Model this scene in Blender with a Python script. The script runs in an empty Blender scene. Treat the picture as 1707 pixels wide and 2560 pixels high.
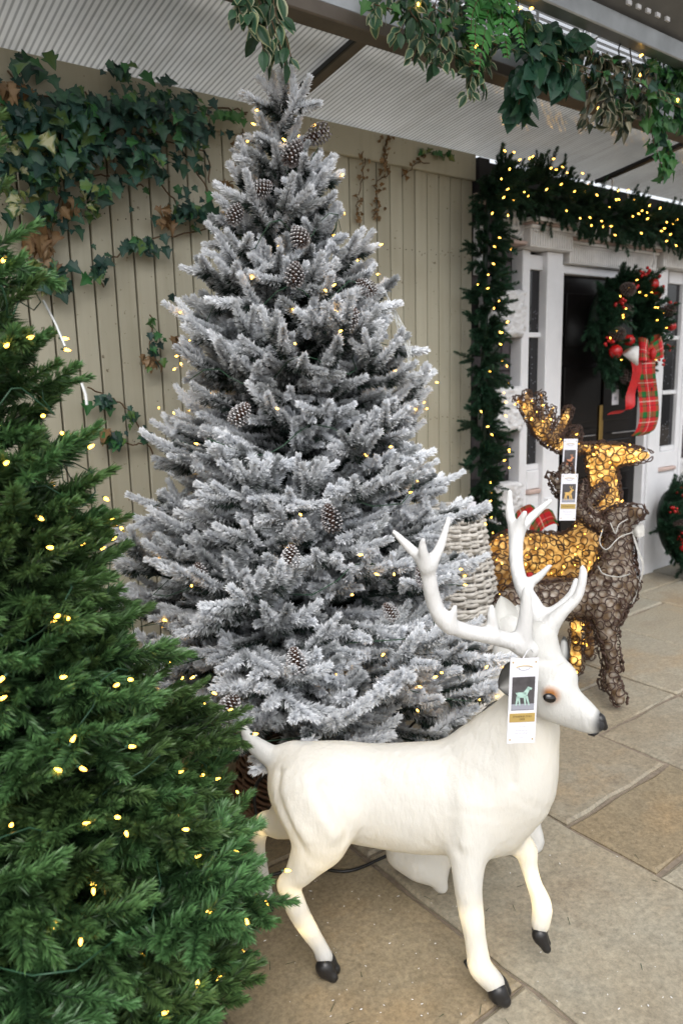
import bpy, bmesh, math, random
import numpy as np
from mathutils import Matrix, Vector, Quaternion

S = bpy.context.scene
COL = S.collection
R = math.radians
rng = np.random.default_rng(7)
random.seed(7)

# ------------------------------------------------------------------ camera
F_PX, PITCH, ROLL, YAW, CAM_H = 1848.0, 0.17968, -0.02549, 0.63964, 1.25
FW = np.array([math.sin(YAW)*math.cos(PITCH), math.cos(YAW)*math.cos(PITCH), -math.sin(PITCH)])
RT = np.array([math.cos(YAW), -math.sin(YAW), 0.0])
UP = np.cross(RT, FW)
RT, UP = math.cos(ROLL)*RT+math.sin(ROLL)*UP, -math.sin(ROLL)*RT+math.cos(ROLL)*UP
CAM = np.array([0, 0, CAM_H])
cd = bpy.data.cameras.new('camera')
cam = bpy.data.objects.new('camera', cd)
COL.objects.link(cam)
cd.sensor_fit = 'VERTICAL'
cd.sensor_height = 36.0
cd.lens = 36.0*F_PX/2560.0
cd.clip_start = 0.05
cd.clip_end = 500
cam.matrix_world = Matrix(((RT[0], UP[0], -FW[0], 0), (RT[1], UP[1], -FW[1], 0), (RT[2], UP[2], -FW[2], CAM_H), (0, 0, 0, 1)))
cd.dof.use_dof = True
cd.dof.focus_distance = 1.75
cd.dof.aperture_fstop = 4.0
S.camera = cam

# ------------------------------------------------------------------ light
SUN_EL, SUN_AZ = R(52), R(215)      # azimuth the light comes from, clockwise from +Y
w = bpy.data.worlds.new('World')
S.world = w
w.use_nodes = True
nt = w.node_tree
nt.nodes.clear()
sky = nt.nodes.new('ShaderNodeTexSky')
sky.sky_type = 'NISHITA'
sky.sun_disc = False
sky.sun_elevation = SUN_EL
sky.sun_rotation = SUN_AZ
sky.dust_density = 3.0
hs = nt.nodes.new('ShaderNodeHueSaturation')
hs.inputs['Saturation'].default_value = 0.22
bg = nt.nodes.new('ShaderNodeBackground')
bg.inputs['Strength'].default_value = 0.15
wo = nt.nodes.new('ShaderNodeOutputWorld')
nt.links.new(sky.outputs[0], hs.inputs['Color'])
nt.links.new(hs.outputs[0], bg.inputs['Color'])
nt.links.new(bg.outputs[0], wo.inputs['Surface'])
sl = bpy.data.lights.new('sun', 'SUN')
sl.energy = 0.8
sl.angle = R(50)
sl.color = (1.0, 0.97, 0.92)
sun = bpy.data.objects.new('sun', sl)
COL.objects.link(sun)
sd = Vector((math.sin(SUN_AZ)*math.cos(SUN_EL), math.cos(SUN_AZ)*math.cos(SUN_EL), math.sin(SUN_EL)))
sun.rotation_euler = sd.to_track_quat('Z', 'Y').to_euler()
sun.location = (0, 0, 6)
S.view_settings.view_transform = 'Standard'
S.view_settings.look = 'None'
S.view_settings.exposure = 0.84
S.view_settings.gamma = 1.0
S.view_settings.use_curve_mapping = False
S.cycles.use_denoising = True
S.cycles.sample_clamp_indirect = 4.0
S.cycles.max_bounces = 6
S.cycles.transparent_max_bounces = 6
S.cycles.caustics_reflective = False
S.cycles.caustics_refractive = False

# ------------------------------------------------------------------ helpers
KV = 1.08865                       # v units (a 1568 wide view) -> 1707 wide photograph


def ray(x, y):
    return FW+RT*(x*KV-853.5)/F_PX-UP*(y*KV-1280)/F_PX


def V(x, y, w):                    # point seen at v(x, y), w metres deep
    return CAM+ray(x, y)*w


def VY(x, y, Y):                   # point seen at v(x, y) on the plane Y
    d = ray(x, y)
    return CAM+d*(Y/d[1])


def VZ(x, y, Z):
    d = ray(x, y)
    return CAM+d*((Z-CAM_H)/d[2])


def unit(a):
    a = np.asarray(a, float)
    return a/(np.linalg.norm(a, axis=-1, keepdims=True)+1e-12)


WM = {}


def wm(o):
    return WM.get(o.name, Matrix.Identity(4))


def link(o, parent=None, mat=None):
    COL.objects.link(o)
    M = mat if mat is not None else Matrix.Identity(4)
    if parent is not None:
        o.parent = parent
        o.matrix_parent_inverse = wm(parent).inverted()
    o.matrix_basis = M
    WM[o.name] = M.copy()
    return o


def thing(name, label, cat, loc, group=None, kind=None):
    o = bpy.data.objects.new(name, None)
    o.empty_display_size = 0.05
    link(o, None, Matrix.Translation(Vector([float(v) for v in loc])))
    return tag(o, label, cat, group, kind)


def tag(o, label=None, cat=None, group=None, kind=None):
    if label: o['label'] = label
    if cat: o['category'] = cat
    if group: o['group'] = group
    if kind: o['kind'] = kind
    return o


def mesh(name, v, f, mats=(), smooth=False, col=None, uv=None, mi=None):
    me = bpy.data.meshes.new(name)
    v = np.asarray(v, np.float32).reshape(-1, 3)
    if isinstance(f, np.ndarray):
        n, k = f.shape
        me.vertices.add(len(v))
        me.vertices.foreach_set('co', v.ravel())
        me.loops.add(n*k)
        me.loops.foreach_set('vertex_index', f.astype(np.int32).ravel())
        me.polygons.add(n)
        me.polygons.foreach_set('loop_start', np.arange(0, n*k, k, dtype=np.int32))
        me.update(calc_edges=True)
    else:
        me.from_pydata([tuple(map(float, p)) for p in v], [], f)
        me.update()
    for m in mats:
        me.materials.append(m)
    if smooth:
        me.polygons.foreach_set('use_smooth', np.ones(len(me.polygons), bool))
    if mi is not None:
        me.polygons.foreach_set('material_index', np.asarray(mi, np.int32))
    if col is not None:
        col = np.asarray(col, np.float32)
        if col.ndim == 1:
            col = np.stack([col, col, col], 1)
        a = me.color_attributes.new('Col', 'FLOAT_COLOR', 'POINT')
        a.data.foreach_set('color', np.concatenate([col, np.ones((len(col), 1), np.float32)], 1).ravel())
    if uv is not None:
        l = me.uv_layers.new(name='UVMap')
        vi = np.empty(len(me.loops), np.int32)
        me.loops.foreach_get('vertex_index', vi)
        l.data.foreach_set('uv', np.asarray(uv, np.float32)[vi].ravel())
    return me


def add(name, me, parent=None, mat=None):
    return link(bpy.data.objects.new(name, me), parent, mat)


class MB:
    """collects shapes in world space, becomes ONE mesh"""
    def __init__(s):
        s.v, s.f, s.n = [], [], 0

    def raw(s, v, f):
        v = np.asarray(v, float).reshape(-1, 3)
        s.v.append(v)
        s.f += [tuple(int(i)+s.n for i in q) for q in f]
        s.n += len(v)
        return s

    def box(s, x0, x1, y0, y1, z0, z1):
        v = [(x, y, z) for x in (x0, x1) for y in (y0, y1) for z in (z0, z1)]
        return s.raw(v, [(0, 1, 3, 2), (4, 6, 7, 5), (0, 4, 5, 1), (2, 3, 7, 6), (0, 2, 6, 4), (1, 5, 7, 3)])

    def obox(s, c, ax, ay, az):
        c, ax, ay, az = map(np.asarray, (c, ax, ay, az))
        v = [c+i*ax+j*ay+k*az for i in (-1, 1) for j in (-1, 1) for k in (-1, 1)]
        return s.raw(v, [(0, 1, 3, 2), (4, 6, 7, 5), (0, 4, 5, 1), (2, 3, 7, 6), (0, 2, 6, 4), (1, 5, 7, 3)])

    def tube(s, pts, r, n=6, closed=False, caps=True):
        v, f = tube(pts, r, n, closed, caps)
        return s.raw(v, f)

    def build(s, name, mat, parent=None, smooth=False, bevel=0.0, seg=1):
        o = add(name, mesh(name, np.concatenate(s.v), s.f, [mat], smooth), parent)
        if bevel:
            b = o.modifiers.new('bevel', 'BEVEL')
            b.width = bevel
            b.segments = seg
            b.limit_method = 'ANGLE'
        return o


def tube(pts, r, n=6, closed=False, caps=True):
    pts = np.asarray(pts, float)
    m = len(pts)
    r = np.broadcast_to(np.asarray(r, float), (m,))
    if closed:
        t = unit(np.roll(pts, -1, 0)-np.roll(pts, 1, 0))
    else:
        t = unit(np.gradient(pts, axis=0))
    ref = np.array([0, 0, 1.0]) if abs(t[0][2]) < 0.9 else np.array([1.0, 0, 0])
    u = unit(np.cross(t[0], ref))
    v, f = [], []
    for i in range(m):
        u = unit(u-t[i]*(u@t[i]))
        b = np.cross(t[i], u)
        for j in range(n):
            a = 2*math.pi*j/n
            v.append(pts[i]+r[i]*(u*math.cos(a)+b*math.sin(a)))
    for i in range(m if closed else m-1):
        for j in range(n):
            a, b_ = i*n+j, i*n+(j+1) % n
            c, d = ((i+1) % m)*n+(j+1) % n, ((i+1) % m)*n+j
            f.append((a, b_, c, d))
    if caps and not closed:
        f.append(tuple(range(n))[::-1])
        f.append(tuple((m-1)*n+j for j in range(n)))
    return np.array(v), f


def spline(pts, n=8):
    """Catmull-Rom through the points (any row width)"""
    p = np.asarray(pts, float)
    p = np.vstack([2*p[0]-p[1], p, 2*p[-1]-p[-2]])
    out = []
    for i in range(1, len(p)-2):
        for t in np.linspace(0, 1, n, endpoint=False):
            a, b, c, d = p[i-1:i+3]
            out.append(.5*((2*b)+(-a+c)*t+(2*a-5*b+4*c-d)*t*t+(-a+3*b-3*c+d)*t**3))
    out.append(p[-2])
    return np.array(out)


def sphere_mesh(name, r, mats, seg=10, rings=7, sc=(1, 1, 1)):
    v, f = [(0, 0, r*sc[2])], []
    for i in range(1, rings):
        th = math.pi*i/rings
        for j in range(seg):
            a = 2*math.pi*j/seg
            v.append((r*sc[0]*math.sin(th)*math.cos(a), r*sc[1]*math.sin(th)*math.sin(a), r*sc[2]*math.cos(th)))
    v.append((0, 0, -r*sc[2]))
    for j in range(seg):
        f.append((0, 1+j, 1+(j+1) % seg))
        b = 1+(rings-2)*seg
        f.append((len(v)-1, b+(j+1) % seg, b+j))
    for i in range(rings-2):
        for j in range(seg):
            a = 1+i*seg
            f.append((a+j, a+seg+j, a+seg+(j+1) % seg, a+(j+1) % seg))
    return mesh(name, v, f, mats, True)


def basis(c, x, y, z, s=1.0):
    return Matrix([[float(x[i])*s, float(y[i])*s, float(z[i])*s, float(c[i])] for i in range(3)]+[[0, 0, 0, 1]])


def frame_from(d, upv=(0, 0, 1)):
    d = unit(d)
    y = np.cross(upv, d)
    if np.linalg.norm(y) < 1e-3:
        y = np.cross((1, 0, 0), d)
    y = unit(y)
    return d, y, np.cross(d, y)


# ------------------------------------------------------------------ materials
def new_mat(name):
    m = bpy.data.materials.new(name)
    m.use_nodes = True
    t = m.node_tree
    t.nodes.clear()
    out = t.nodes.new('ShaderNodeOutputMaterial')
    return m, t, out


def N(t, typ, **kw):
    n = t.nodes.new(typ)
    for k, v in kw.items():
        if hasattr(n, k) and k not in n.inputs:
            setattr(n, k, v)
        else:
            n.inputs[k].default_value = v
    return n


def ramp(t, fac, stops):
    r = t.nodes.new('ShaderNodeValToRGB')
    e = r.color_ramp.elements
    while len(e) < len(stops):
        e.new(0.5)
    for i, (p, c) in enumerate(stops):
        e[i].position = p
        e[i].color = (*c, 1) if len(c) == 3 else c
    t.links.new(fac, r.inputs[0])
    return r.outputs[0]


def mixc(t, fac, a, b, mode='MIX'):
    m = t.nodes.new('ShaderNodeMix')
    m.data_type = 'RGBA'
    m.blend_type = mode
    for sock, val in ((m.inputs[0], fac), (m.inputs[6], a), (m.inputs[7], b)):
        if isinstance(val, (int, float)):
            sock.default_value = val
        elif isinstance(val, tuple):
            sock.default_value = (*val, 1)
        else:
            t.links.new(val, sock)
    return m.outputs[2]


def noise(t, scale, detail=4, rough=.55, vec=None, dim='3D'):
    n = t.nodes.new('ShaderNodeTexNoise')
    n.inputs['Scale'].default_value = scale
    n.inputs['Detail'].default_value = detail
    n.inputs['Roughness'].default_value = rough
    if vec is not None:
        t.links.new(vec, n.inputs['Vector'])
    return n.outputs['Fac']


def coords(t, kind='Object', scale=None):
    c = t.nodes.new('ShaderNodeTexCoord').outputs[kind]
    if scale:
        m = t.nodes.new('ShaderNodeMapping')
        m.inputs['Scale'].default_value = scale
        t.links.new(c, m.inputs['Vector'])
        return m.outputs[0]
    return c


def world_pos(t, scale=None):
    c = t.nodes.new('ShaderNodeNewGeometry').outputs['Position']
    if scale:
        m = t.nodes.new('ShaderNodeMapping')
        m.inputs['Scale'].default_value = scale
        t.links.new(c, m.inputs['Vector'])
        return m.outputs[0]
    return c


def pbsdf(t, out, color, rough=.5, bump=None, bstr=.3, bdist=.002, spec=.5, metal=0.0):
    b = t.nodes.new('ShaderNodeBsdfPrincipled')
    for sock, val in (('Base Color', color), ('Roughness', rough)):
        if isinstance(val, tuple):
            b.inputs[sock].default_value = (*val, 1)
        elif isinstance(val, (int, float)):
            b.inputs[sock].default_value = val
        else:
            t.links.new(val, b.inputs[sock])
    b.inputs['Specular IOR Level'].default_value = spec
    b.inputs['Metallic'].default_value = metal
    if bump is not None:
        bn = t.nodes.new('ShaderNodeBump')
        bn.inputs['Strength'].default_value = bstr
        bn.inputs['Distance'].default_value = bdist
        t.links.new(bump, bn.inputs['Height'])
        t.links.new(bn.outputs[0], b.inputs['Normal'])
    if out is not None:
        t.links.new(b.outputs[0], out.inputs[0])
    return b


def simple(name, color, rough=.5, var=.12, scale=30, bump=.15, spec=.5, metal=0.0):
    m, t, out = new_mat(name)
    n = noise(t, scale, 4, .6, world_pos(t))
    a = tuple(c*(1-var) for c in color)
    b = tuple(min(1, c*(1+var)) for c in color)
    pbsdf(t, out, ramp(t, n, [(.3, a), (.7, b)]), rough, n, bump, .002, spec, metal)
    return m


def emit(name, color, strength):
    m, t, out = new_mat(name)
    e = t.nodes.new('ShaderNodeEmission')
    e.inputs[0].default_value = (*color, 1)
    e.inputs[1].default_value = strength
    t.links.new(e.outputs[0], out.inputs[0])
    return m


def m_planks():
    m, t, out = new_mat('cream_painted_boards')
    p = world_pos(t)
    oi = t.nodes.new('ShaderNodeObjectInfo').outputs['Random']
    base = ramp(t, oi, [(0, (.425, .40, .305)), (.5, (.465, .44, .34)), (1, (.50, .475, .37))])
    streak = noise(t, 1, 5, .6, world_pos(t, (30, 30, 1.6)))
    blot = noise(t, 2.2, 4, .6, p)
    c = mixc(t, ramp(t, streak, [(.45, (0, 0, 0)), (.8, (.35, .35, .35))]), base, (.31, .275, .19))
    c = mixc(t, ramp(t, blot, [(.48, (0, 0, 0)), (.75, (.45, .45, .45))]), c, (.33, .29, .20))
    sp = noise(t, 55, 2, .5, p)
    c = mixc(t, ramp(t, sp, [(.70, (0, 0, 0)), (.76, (.8, .8, .8))]), c, (.12, .09, .05))
    pbsdf(t, out, c, .55, streak, .2, .002, .35)
    return m


def m_stone(name='sandstone_slab', k=.90, tint=(1, 1, 1)):
    m, t, out = new_mat(name)
    oi = t.nodes.new('ShaderNodeObjectInfo').outputs['Random']
    p = world_pos(t)
    off = t.nodes.new('ShaderNodeVectorMath')
    off.operation = 'ADD'
    cmb = t.nodes.new('ShaderNodeCombineXYZ')
    mul = t.nodes.new('ShaderNodeMath')
    mul.operation = 'MULTIPLY'
    mul.inputs[1].default_value = 37.0
    t.links.new(oi, mul.inputs[0])
    t.links.new(mul.outputs[0], cmb.inputs[2])
    t.links.new(p, off.inputs[0])
    t.links.new(cmb.outputs[0], off.inputs[1])
    q = off.outputs[0]
    base = ramp(t, oi, [(0, (.30, .255, .185)), (.25, (.36, .31, .225)), (.5, (.33, .30, .235)), (.75, (.385, .33, .245)), (1, (.31, .28, .215))])
    base = mixc(t, 1.0, base, tuple(k*q_ for q_ in tint), 'MULTIPLY')
    big = noise(t, 2.6, 5, .6, q)
    c = mixc(t, ramp(t, big, [(.40, (0, 0, 0)), (.70, (.55, .55, .55))]), base, tuple(k*a_*b_ for a_, b_ in zip((.33, .33, .285), tint)))
    warm = noise(t, 1.9, 4, .6, world_pos(t, (1.0, 1.7, 1)))
    c = mixc(t, ramp(t, warm, [(.56, (0, 0, 0)), (.68, (.32, .32, .32)), (.82, (.6, .6, .6))]), c, (.38, .25, .12))
    brown = noise(t, 3.7, 5, .65, q)
    c = mixc(t, ramp(t, brown, [(.52, (0, 0, 0)), (.75, (.6, .6, .6))]), c, (.22, .17, .115))
    gr = noise(t, 95, 5, .72, q)
    c = mixc(t, .55, c, ramp(t, gr, [(.3, (.20, .20, .19)), (.5, (.5, .5, .5)), (.7, (.78, .78, .76))]), 'OVERLAY')
    mid = noise(t, 28, 5, .7, q)
    c = mixc(t, .24, c, ramp(t, mid, [(.3, (.25, .25, .25)), (.7, (.75, .75, .75))]), 'OVERLAY')
    h = t.nodes.new('ShaderNodeMath')
    h.operation = 'ADD'
    t.links.new(gr, h.inputs[0])
    t.links.new(mid, h.inputs[1])
    pbsdf(t, out, c, ramp(t, mid, [(.3, (.42,)*3), (.7, (.62,)*3)]), h.outputs[0], .3, .003, .4)
    return m


def m_attr(name, c0, c1, rough=.6, spec=.3, jitter=.25, transl=0.0, c1b=None, sheen=0.0):
    """mixes two colours by the mesh's own Col attribute, varied per object"""
    m, t, out = new_mat(name)
    a = t.nodes.new('ShaderNodeAttribute')
    a.attribute_name = 'Col'
    oi = t.nodes.new('ShaderNodeObjectInfo').outputs['Random']
    top = c1
    if c1b:
        top = mixc(t, oi, c1, c1b)
    c = mixc(t, a.outputs['Fac'], c0, top)
    v = t.nodes.new('ShaderNodeMapRange')
    v.inputs[3].default_value = 1-jitter
    v.inputs[4].default_value = 1+jitter
    t.links.new(oi, v.inputs[0])
    cc = t.nodes.new('ShaderNodeVectorMath')
    cc.operation = 'SCALE'
    t.links.new(c, cc.inputs[0])
    t.links.new(v.outputs[0], cc.inputs['Scale'])
    b = pbsdf(t, None, cc.outputs[0], rough, spec=spec)
    if transl:
        tr = t.nodes.new('ShaderNodeBsdfTranslucent')
        t.links.new(cc.outputs[0], tr.inputs[0])
        mx = t.nodes.new('ShaderNodeMixShader')
        mx.inputs[0].default_value = transl
        t.links.new(b.outputs[0], mx.inputs[1])
        t.links.new(tr.outputs[0], mx.inputs[2])
        t.links.new(mx.outputs[0], out.inputs[0])
    else:
        t.links.new(b.outputs[0], out.inputs[0])
    return m


def m_vcol(name, rough=.5, transl=0.0, spec=.3, jitter=.2, bump=0.0, bscale=200):
    m, t, out = new_mat(name)
    a = t.nodes.new('ShaderNodeAttribute')
    a.attribute_name = 'Col'
    c = a.outputs['Color']
    if jitter:
        oi = t.nodes.new('ShaderNodeObjectInfo').outputs['Random']
        v = t.nodes.new('ShaderNodeMapRange')
        v.inputs[3].default_value = 1-jitter
        v.inputs[4].default_value = 1+jitter
        t.links.new(oi, v.inputs[0])
        cc = t.nodes.new('ShaderNodeVectorMath')
        cc.operation = 'SCALE'
        t.links.new(c, cc.inputs[0])
        t.links.new(v.outputs[0], cc.inputs['Scale'])
        c = cc.outputs[0]
    b = pbsdf(t, None, c, rough, noise(t, bscale, 3, .6, world_pos(t)) if bump else None, bump, .003, spec)
    if transl:
        tr = t.nodes.new('ShaderNodeBsdfTranslucent')
        t.links.new(c, tr.inputs[0])
        mx = t.nodes.new('ShaderNodeMixShader')
        mx.inputs[0].default_value = transl
        t.links.new(b.outputs[0], mx.inputs[1])
        t.links.new(tr.outputs[0], mx.inputs[2])
        t.links.new(mx.outputs[0], out.inputs[0])
    else:
        t.links.new(b.outputs[0], out.inputs[0])
    return m


def m_poly():
    m, t, out = new_mat('ribbed_polycarbonate')
    p = world_pos(t)
    n = noise(t, 3.5, 5, .6, p)
    streak = noise(t, 1, 4, .6, world_pos(t, (40, 2.0, 2.0)))
    c = ramp(t, n, [(.3, (.50, .50, .47)), (.7, (.66, .66, .63))])
    c = mixc(t, ramp(t, streak, [(.45, (0, 0, 0)), (.75, (.5, .5, .5))]), c, (.38, .37, .33))
    sx = t.nodes.new('ShaderNodeSeparateXYZ')
    t.links.new(p, sx.inputs[0])
    ad = N(t, 'ShaderNodeMath', operation='MULTIPLY')
    ad.inputs[1].default_value = 1/.0185
    t.links.new(sx.outputs[0], ad.inputs[0])
    fr = N(t, 'ShaderNodeMath', operation='FRACT')
    t.links.new(ad.outputs[0], fr.inputs[0])
    web = ramp(t, fr.outputs[0], [(0, (.25, .25, .25)), (.16, (.25, .25, .25)), (.30, (1, 1, 1)), (.78, (1, 1, 1)), (.95, (.25, .25, .25))])
    c = mixc(t, .62, c, web, 'MULTIPLY')
    d = N(t, 'ShaderNodeBsdfDiffuse')
    tr = N(t, 'ShaderNodeBsdfTranslucent')
    g = N(t, 'ShaderNodeBsdfGlossy', Roughness=.035)
    g.inputs['Color'].default_value = (.9, .9, .9, 1)
    t.links.new(c, d.inputs[0])
    t.links.new(c, tr.inputs[0])
    mx = N(t, 'ShaderNodeMixShader')
    mx.inputs[0].default_value = .50
    t.links.new(d.outputs[0], mx.inputs[1])
    t.links.new(tr.outputs[0], mx.inputs[2])
    lw = N(t, 'ShaderNodeLayerWeight', Blend=.38)
    mm = N(t, 'ShaderNodeMixShader')
    t.links.new(lw.outputs['Fresnel'], mm.inputs[0])
    t.links.new(mx.outputs[0], mm.inputs[1])
    t.links.new(g.outputs[0], mm.inputs[2])
    t.links.new(mm.outputs[0], out.inputs[0])
    return m


def m_shell(name, color, transl, rough=.45, bump=True):
    """a moulded translucent figure; Col tints it (nose, hooves, ears)"""
    m, t, out = new_mat(name)
    a = t.nodes.new('ShaderNodeAttribute')
    a.attribute_name = 'Col'
    c = mixc(t, 1.0, a.outputs['Color'], color, 'MULTIPLY')
    fur = noise(t, 60, 4, .6, world_pos(t, (1, 1, .35)))
    big = noise(t, 9, 3, .5, world_pos(t))
    h = t.nodes.new('ShaderNodeMath')
    h.operation = 'MULTIPLY_ADD'
    h.inputs[1].default_value = 1.2
    t.links.new(big, h.inputs[0])
    t.links.new(fur, h.inputs[2])
    if 'core' in name:
        vo = t.nodes.new('ShaderNodeTexVoronoi')
        vo.inputs['Scale'].default_value = 42
        t.links.new(world_pos(t), vo.inputs['Vector'])
        c = mixc(t, 1.0, c, ramp(t, vo.outputs['Distance'], [(.0, (1, 1, 1)), (.35, (.75, .68, .6)), (.75, (.34, .24, .15))]), 'MULTIPLY')
    c = mixc(t, ramp(t, big, [(.45, (0, 0, 0)), (.8, (.3, .3, .3))]), c, mixc(t, 1.0, c, (.97, .94, .88), 'MULTIPLY'))
    b = pbsdf(t, None, c, rough, h.outputs[0], .7, .006, .4)
    tr = N(t, 'ShaderNodeBsdfTranslucent')
    t.links.new(c, tr.inputs[0])
    mx = N(t, 'ShaderNodeMixShader')
    mx.inputs[0].default_value = transl
    t.links.new(b.outputs[0], mx.inputs[1])
    t.links.new(tr.outputs[0], mx.inputs[2])
    t.links.new(mx.outputs[0], out.inputs[0])
    return m


def m_tartan():
    m, t, out = new_mat('tartan_cloth')
    uv = t.nodes.new('ShaderNodeUVMap').outputs[0]
    sep = t.nodes.new('ShaderNodeSeparateXYZ')
    t.links.new(uv, sep.inputs[0])

    def bands(sock):
        f = t.nodes.new('ShaderNodeMath')
        f.operation = 'FRACT'
        t.links.new(sock, f.inputs[0])
        r = ramp(t, f.outputs[0], [(0, (.48, .012, .018)), (.22, (.010, .12, .03)), (.47, (.03, .02, .02)), (.53, (.50, .02, .025)), (.70, (.75, .62, .55)), (.74, (.50, .02, .025)), (.9, (.10, .015, .02)), (.95, (.50, .02, .025))])
        r.node.color_ramp.interpolation = 'CONSTANT'
        return r
    c = mixc(t, .45, bands(sep.outputs[1]), bands(sep.outputs[0]))
    pbsdf(t, out, c, .7, noise(t, 400, 2, .5, world_pos(t)), .2, .001, .2)
    return m


def m_glass():
    m, t, out = new_mat('dark_window_glass')
    b = pbsdf(t, out, (.012, .012, .014), .06, spec=.6)
    return m


M = dict(
    planks=m_planks(), stone=m_stone(), stone_brown=m_stone('brown_sandstone_slab', .72, (1.0, .88, .72)), poly=m_poly(), tartan=m_tartan(), glass=m_glass(),
    mortar=simple('tan_mortar', (.21, .17, .13), .9, .25, 60, .5),
    alu=simple('brown_anodised_metal', (.115, .095, .075), .45, .2, 8, .1, .5, .3),
    galv=simple('galvanised_metal', (.42, .44, .45), .38, .2, 6, .1, .5, .6),
    darkgrey=simple('dark_grey_sheet', (.16, .16, .155), .6, .2, 6, .1),
    white=simple('white_paint', (.74, .745, .77), .42, .05, 9, .08),
    offwhite=simple('white_plaster', (.68, .67, .66), .6, .1, 18, .4),
    pinkish=simple('dusty_pink_trim', (.50, .38, .34), .6, .1, 14, .2),
    snowstone=simple('rough_white_stone', (.72, .72, .73), .7, .1, 60, .6),
    black=simple('gloss_black_paint', (.008, .007, .007), .22, .1, 8, .02, .25),
    board=simple('charcoal_board', (.022, .02, .022), .6, .2, 20, .1),
    brick=simple('charcoal_brick', (.055, .045, .05), .75, .35, 40, .6),
    highlight_metal=simple('pale_metal', (.5, .5, .52), .25, .05, 10, .02, .5, .9),
    brown_metal=simple('brown_metal', (.40, .27, .09), .3, .1, 10, .02, .5, .9),
    bulb=emit('warm_led_bulb', (1.0, .50, .065), 7.0),
    socket=simple('green_socket', (.02, .07, .035), .4, .1, 20, .05),
    clear=simple('clear_socket', (.55, .52, .46), .3, .1, 20, .05),
    bark=simple('dark_bark', (.035, .025, .018), .8, .3, 40, .6),
    green_needle=m_attr('green_needles', (.012, .036, .013), (.165, .295, .090), .42, .55, .34, .22, (.098, .220, .078)),
    dark_needle=m_attr('dark_needles', (.008, .022, .012), (.036, .105, .048), .5, .35, .3, .10, (.028, .090, .048)),
    flock=m_attr('flocked_needles', (.030, .046, .038), (.92, .94, .97), .8, .15, .08, .28),
    cone=m_attr('pine_cone_scales', (.060, .032, .022), (.78, .78, .80), .7, .2, .15),
    leaf=m_vcol('leaf', .42, .22, .4, .3),
    dry=m_vcol('dry_leaf', .8, .2, .2, .3),
    stem=simple('woody_stem', (.12, .075, .04), .8, .3, 40, .5),
    deer=m_shell('white_acrylic_deer', (.72, .72, .70), .27),
    antler=m_shell('white_antler', (.71, .71, .705), .04),
    hoof=simple('black_gloss_hoof', (.012, .011, .011), .35, .2, 60, .3, .5),
    eye=simple('glossy_dark_eye', (.006, .004, .003), .06, .1, 30, 0, .6),
    wicker_brown=simple('brown_vine', (.050, .024, .015), .55, .3, 60, .3),
    wicker_white=m_attr('whitewashed_willow', (.40, .37, .33), (.60, .58, .54), .75, .2, .1),
    core=m_shell('pale_acrylic_core', (.78, .74, .70), .45, .35),
    core_lit=m_shell('lit_acrylic_core', (.76, .68, .50), .70, .35),
    berry=simple('red_berry', (.42, .012, .012), .22, .15, 20, .05, .5),
    redcloth=simple('red_ribbon', (.45, .012, .014), .5, .15, 40, .2),
    gauze=simple('silver_gauze', (.46, .45, .42), .6, .15, 60, .3),
    card=simple('white_card', (.74, .74, .80), .5, .02, 10, 0),
    gold=simple('gold_print', (.44, .31, .10), .4, .06, 30, 0),
    ink=simple('grey_ink', (.30, .31, .36), .6, .05, 10, 0),
    darkink=simple('dark_ink', (.05, .035, .015), .6, .05, 10, 0),
    photo=simple('dark_photo_print', (.075, .07, .075), .4, .3, 60, 0),
    mint=simple('mint_print', (.42, .60, .54), .5, .05, 20, 0),
    amber=simple('amber_print', (.70, .45, .15), .5, .05, 20, 0),
    salmon=simple('salmon_print', (.70, .30, .16), .5, .05, 20, 0),
    kraft=simple('kraft_paper', (.20, .12, .06), .8, .2, 30, .3),
    cable=simple('black_cable', (.008, .008, .008), .4, .1, 30, 0),
    darkmetal=simple('black_stand_metal', (.010, .010, .010), .4, .1, 30, 0),
    brownwicker=simple('brown_willow', (.12, .06, .03), .7, .3, 30, .4),
    strap=simple('clear_plastic', (.62, .64, .64), .2, .05, 30, 0, .6),
)
YF = 2.46                      # the plane of the house front and the wall's face

# ------------------------------------------------------------------ ground and paving
fl = add('floor', mesh('floor', [(-12, -12, -.011), (16, -12, -.011), (16, 14, -.011), (-12, 14, -.011)], [(0, 1, 2, 3)], [M['mortar']]))
tag(fl, 'tan sandstone paving with recessed mortar joints', kind='structure')


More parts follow.
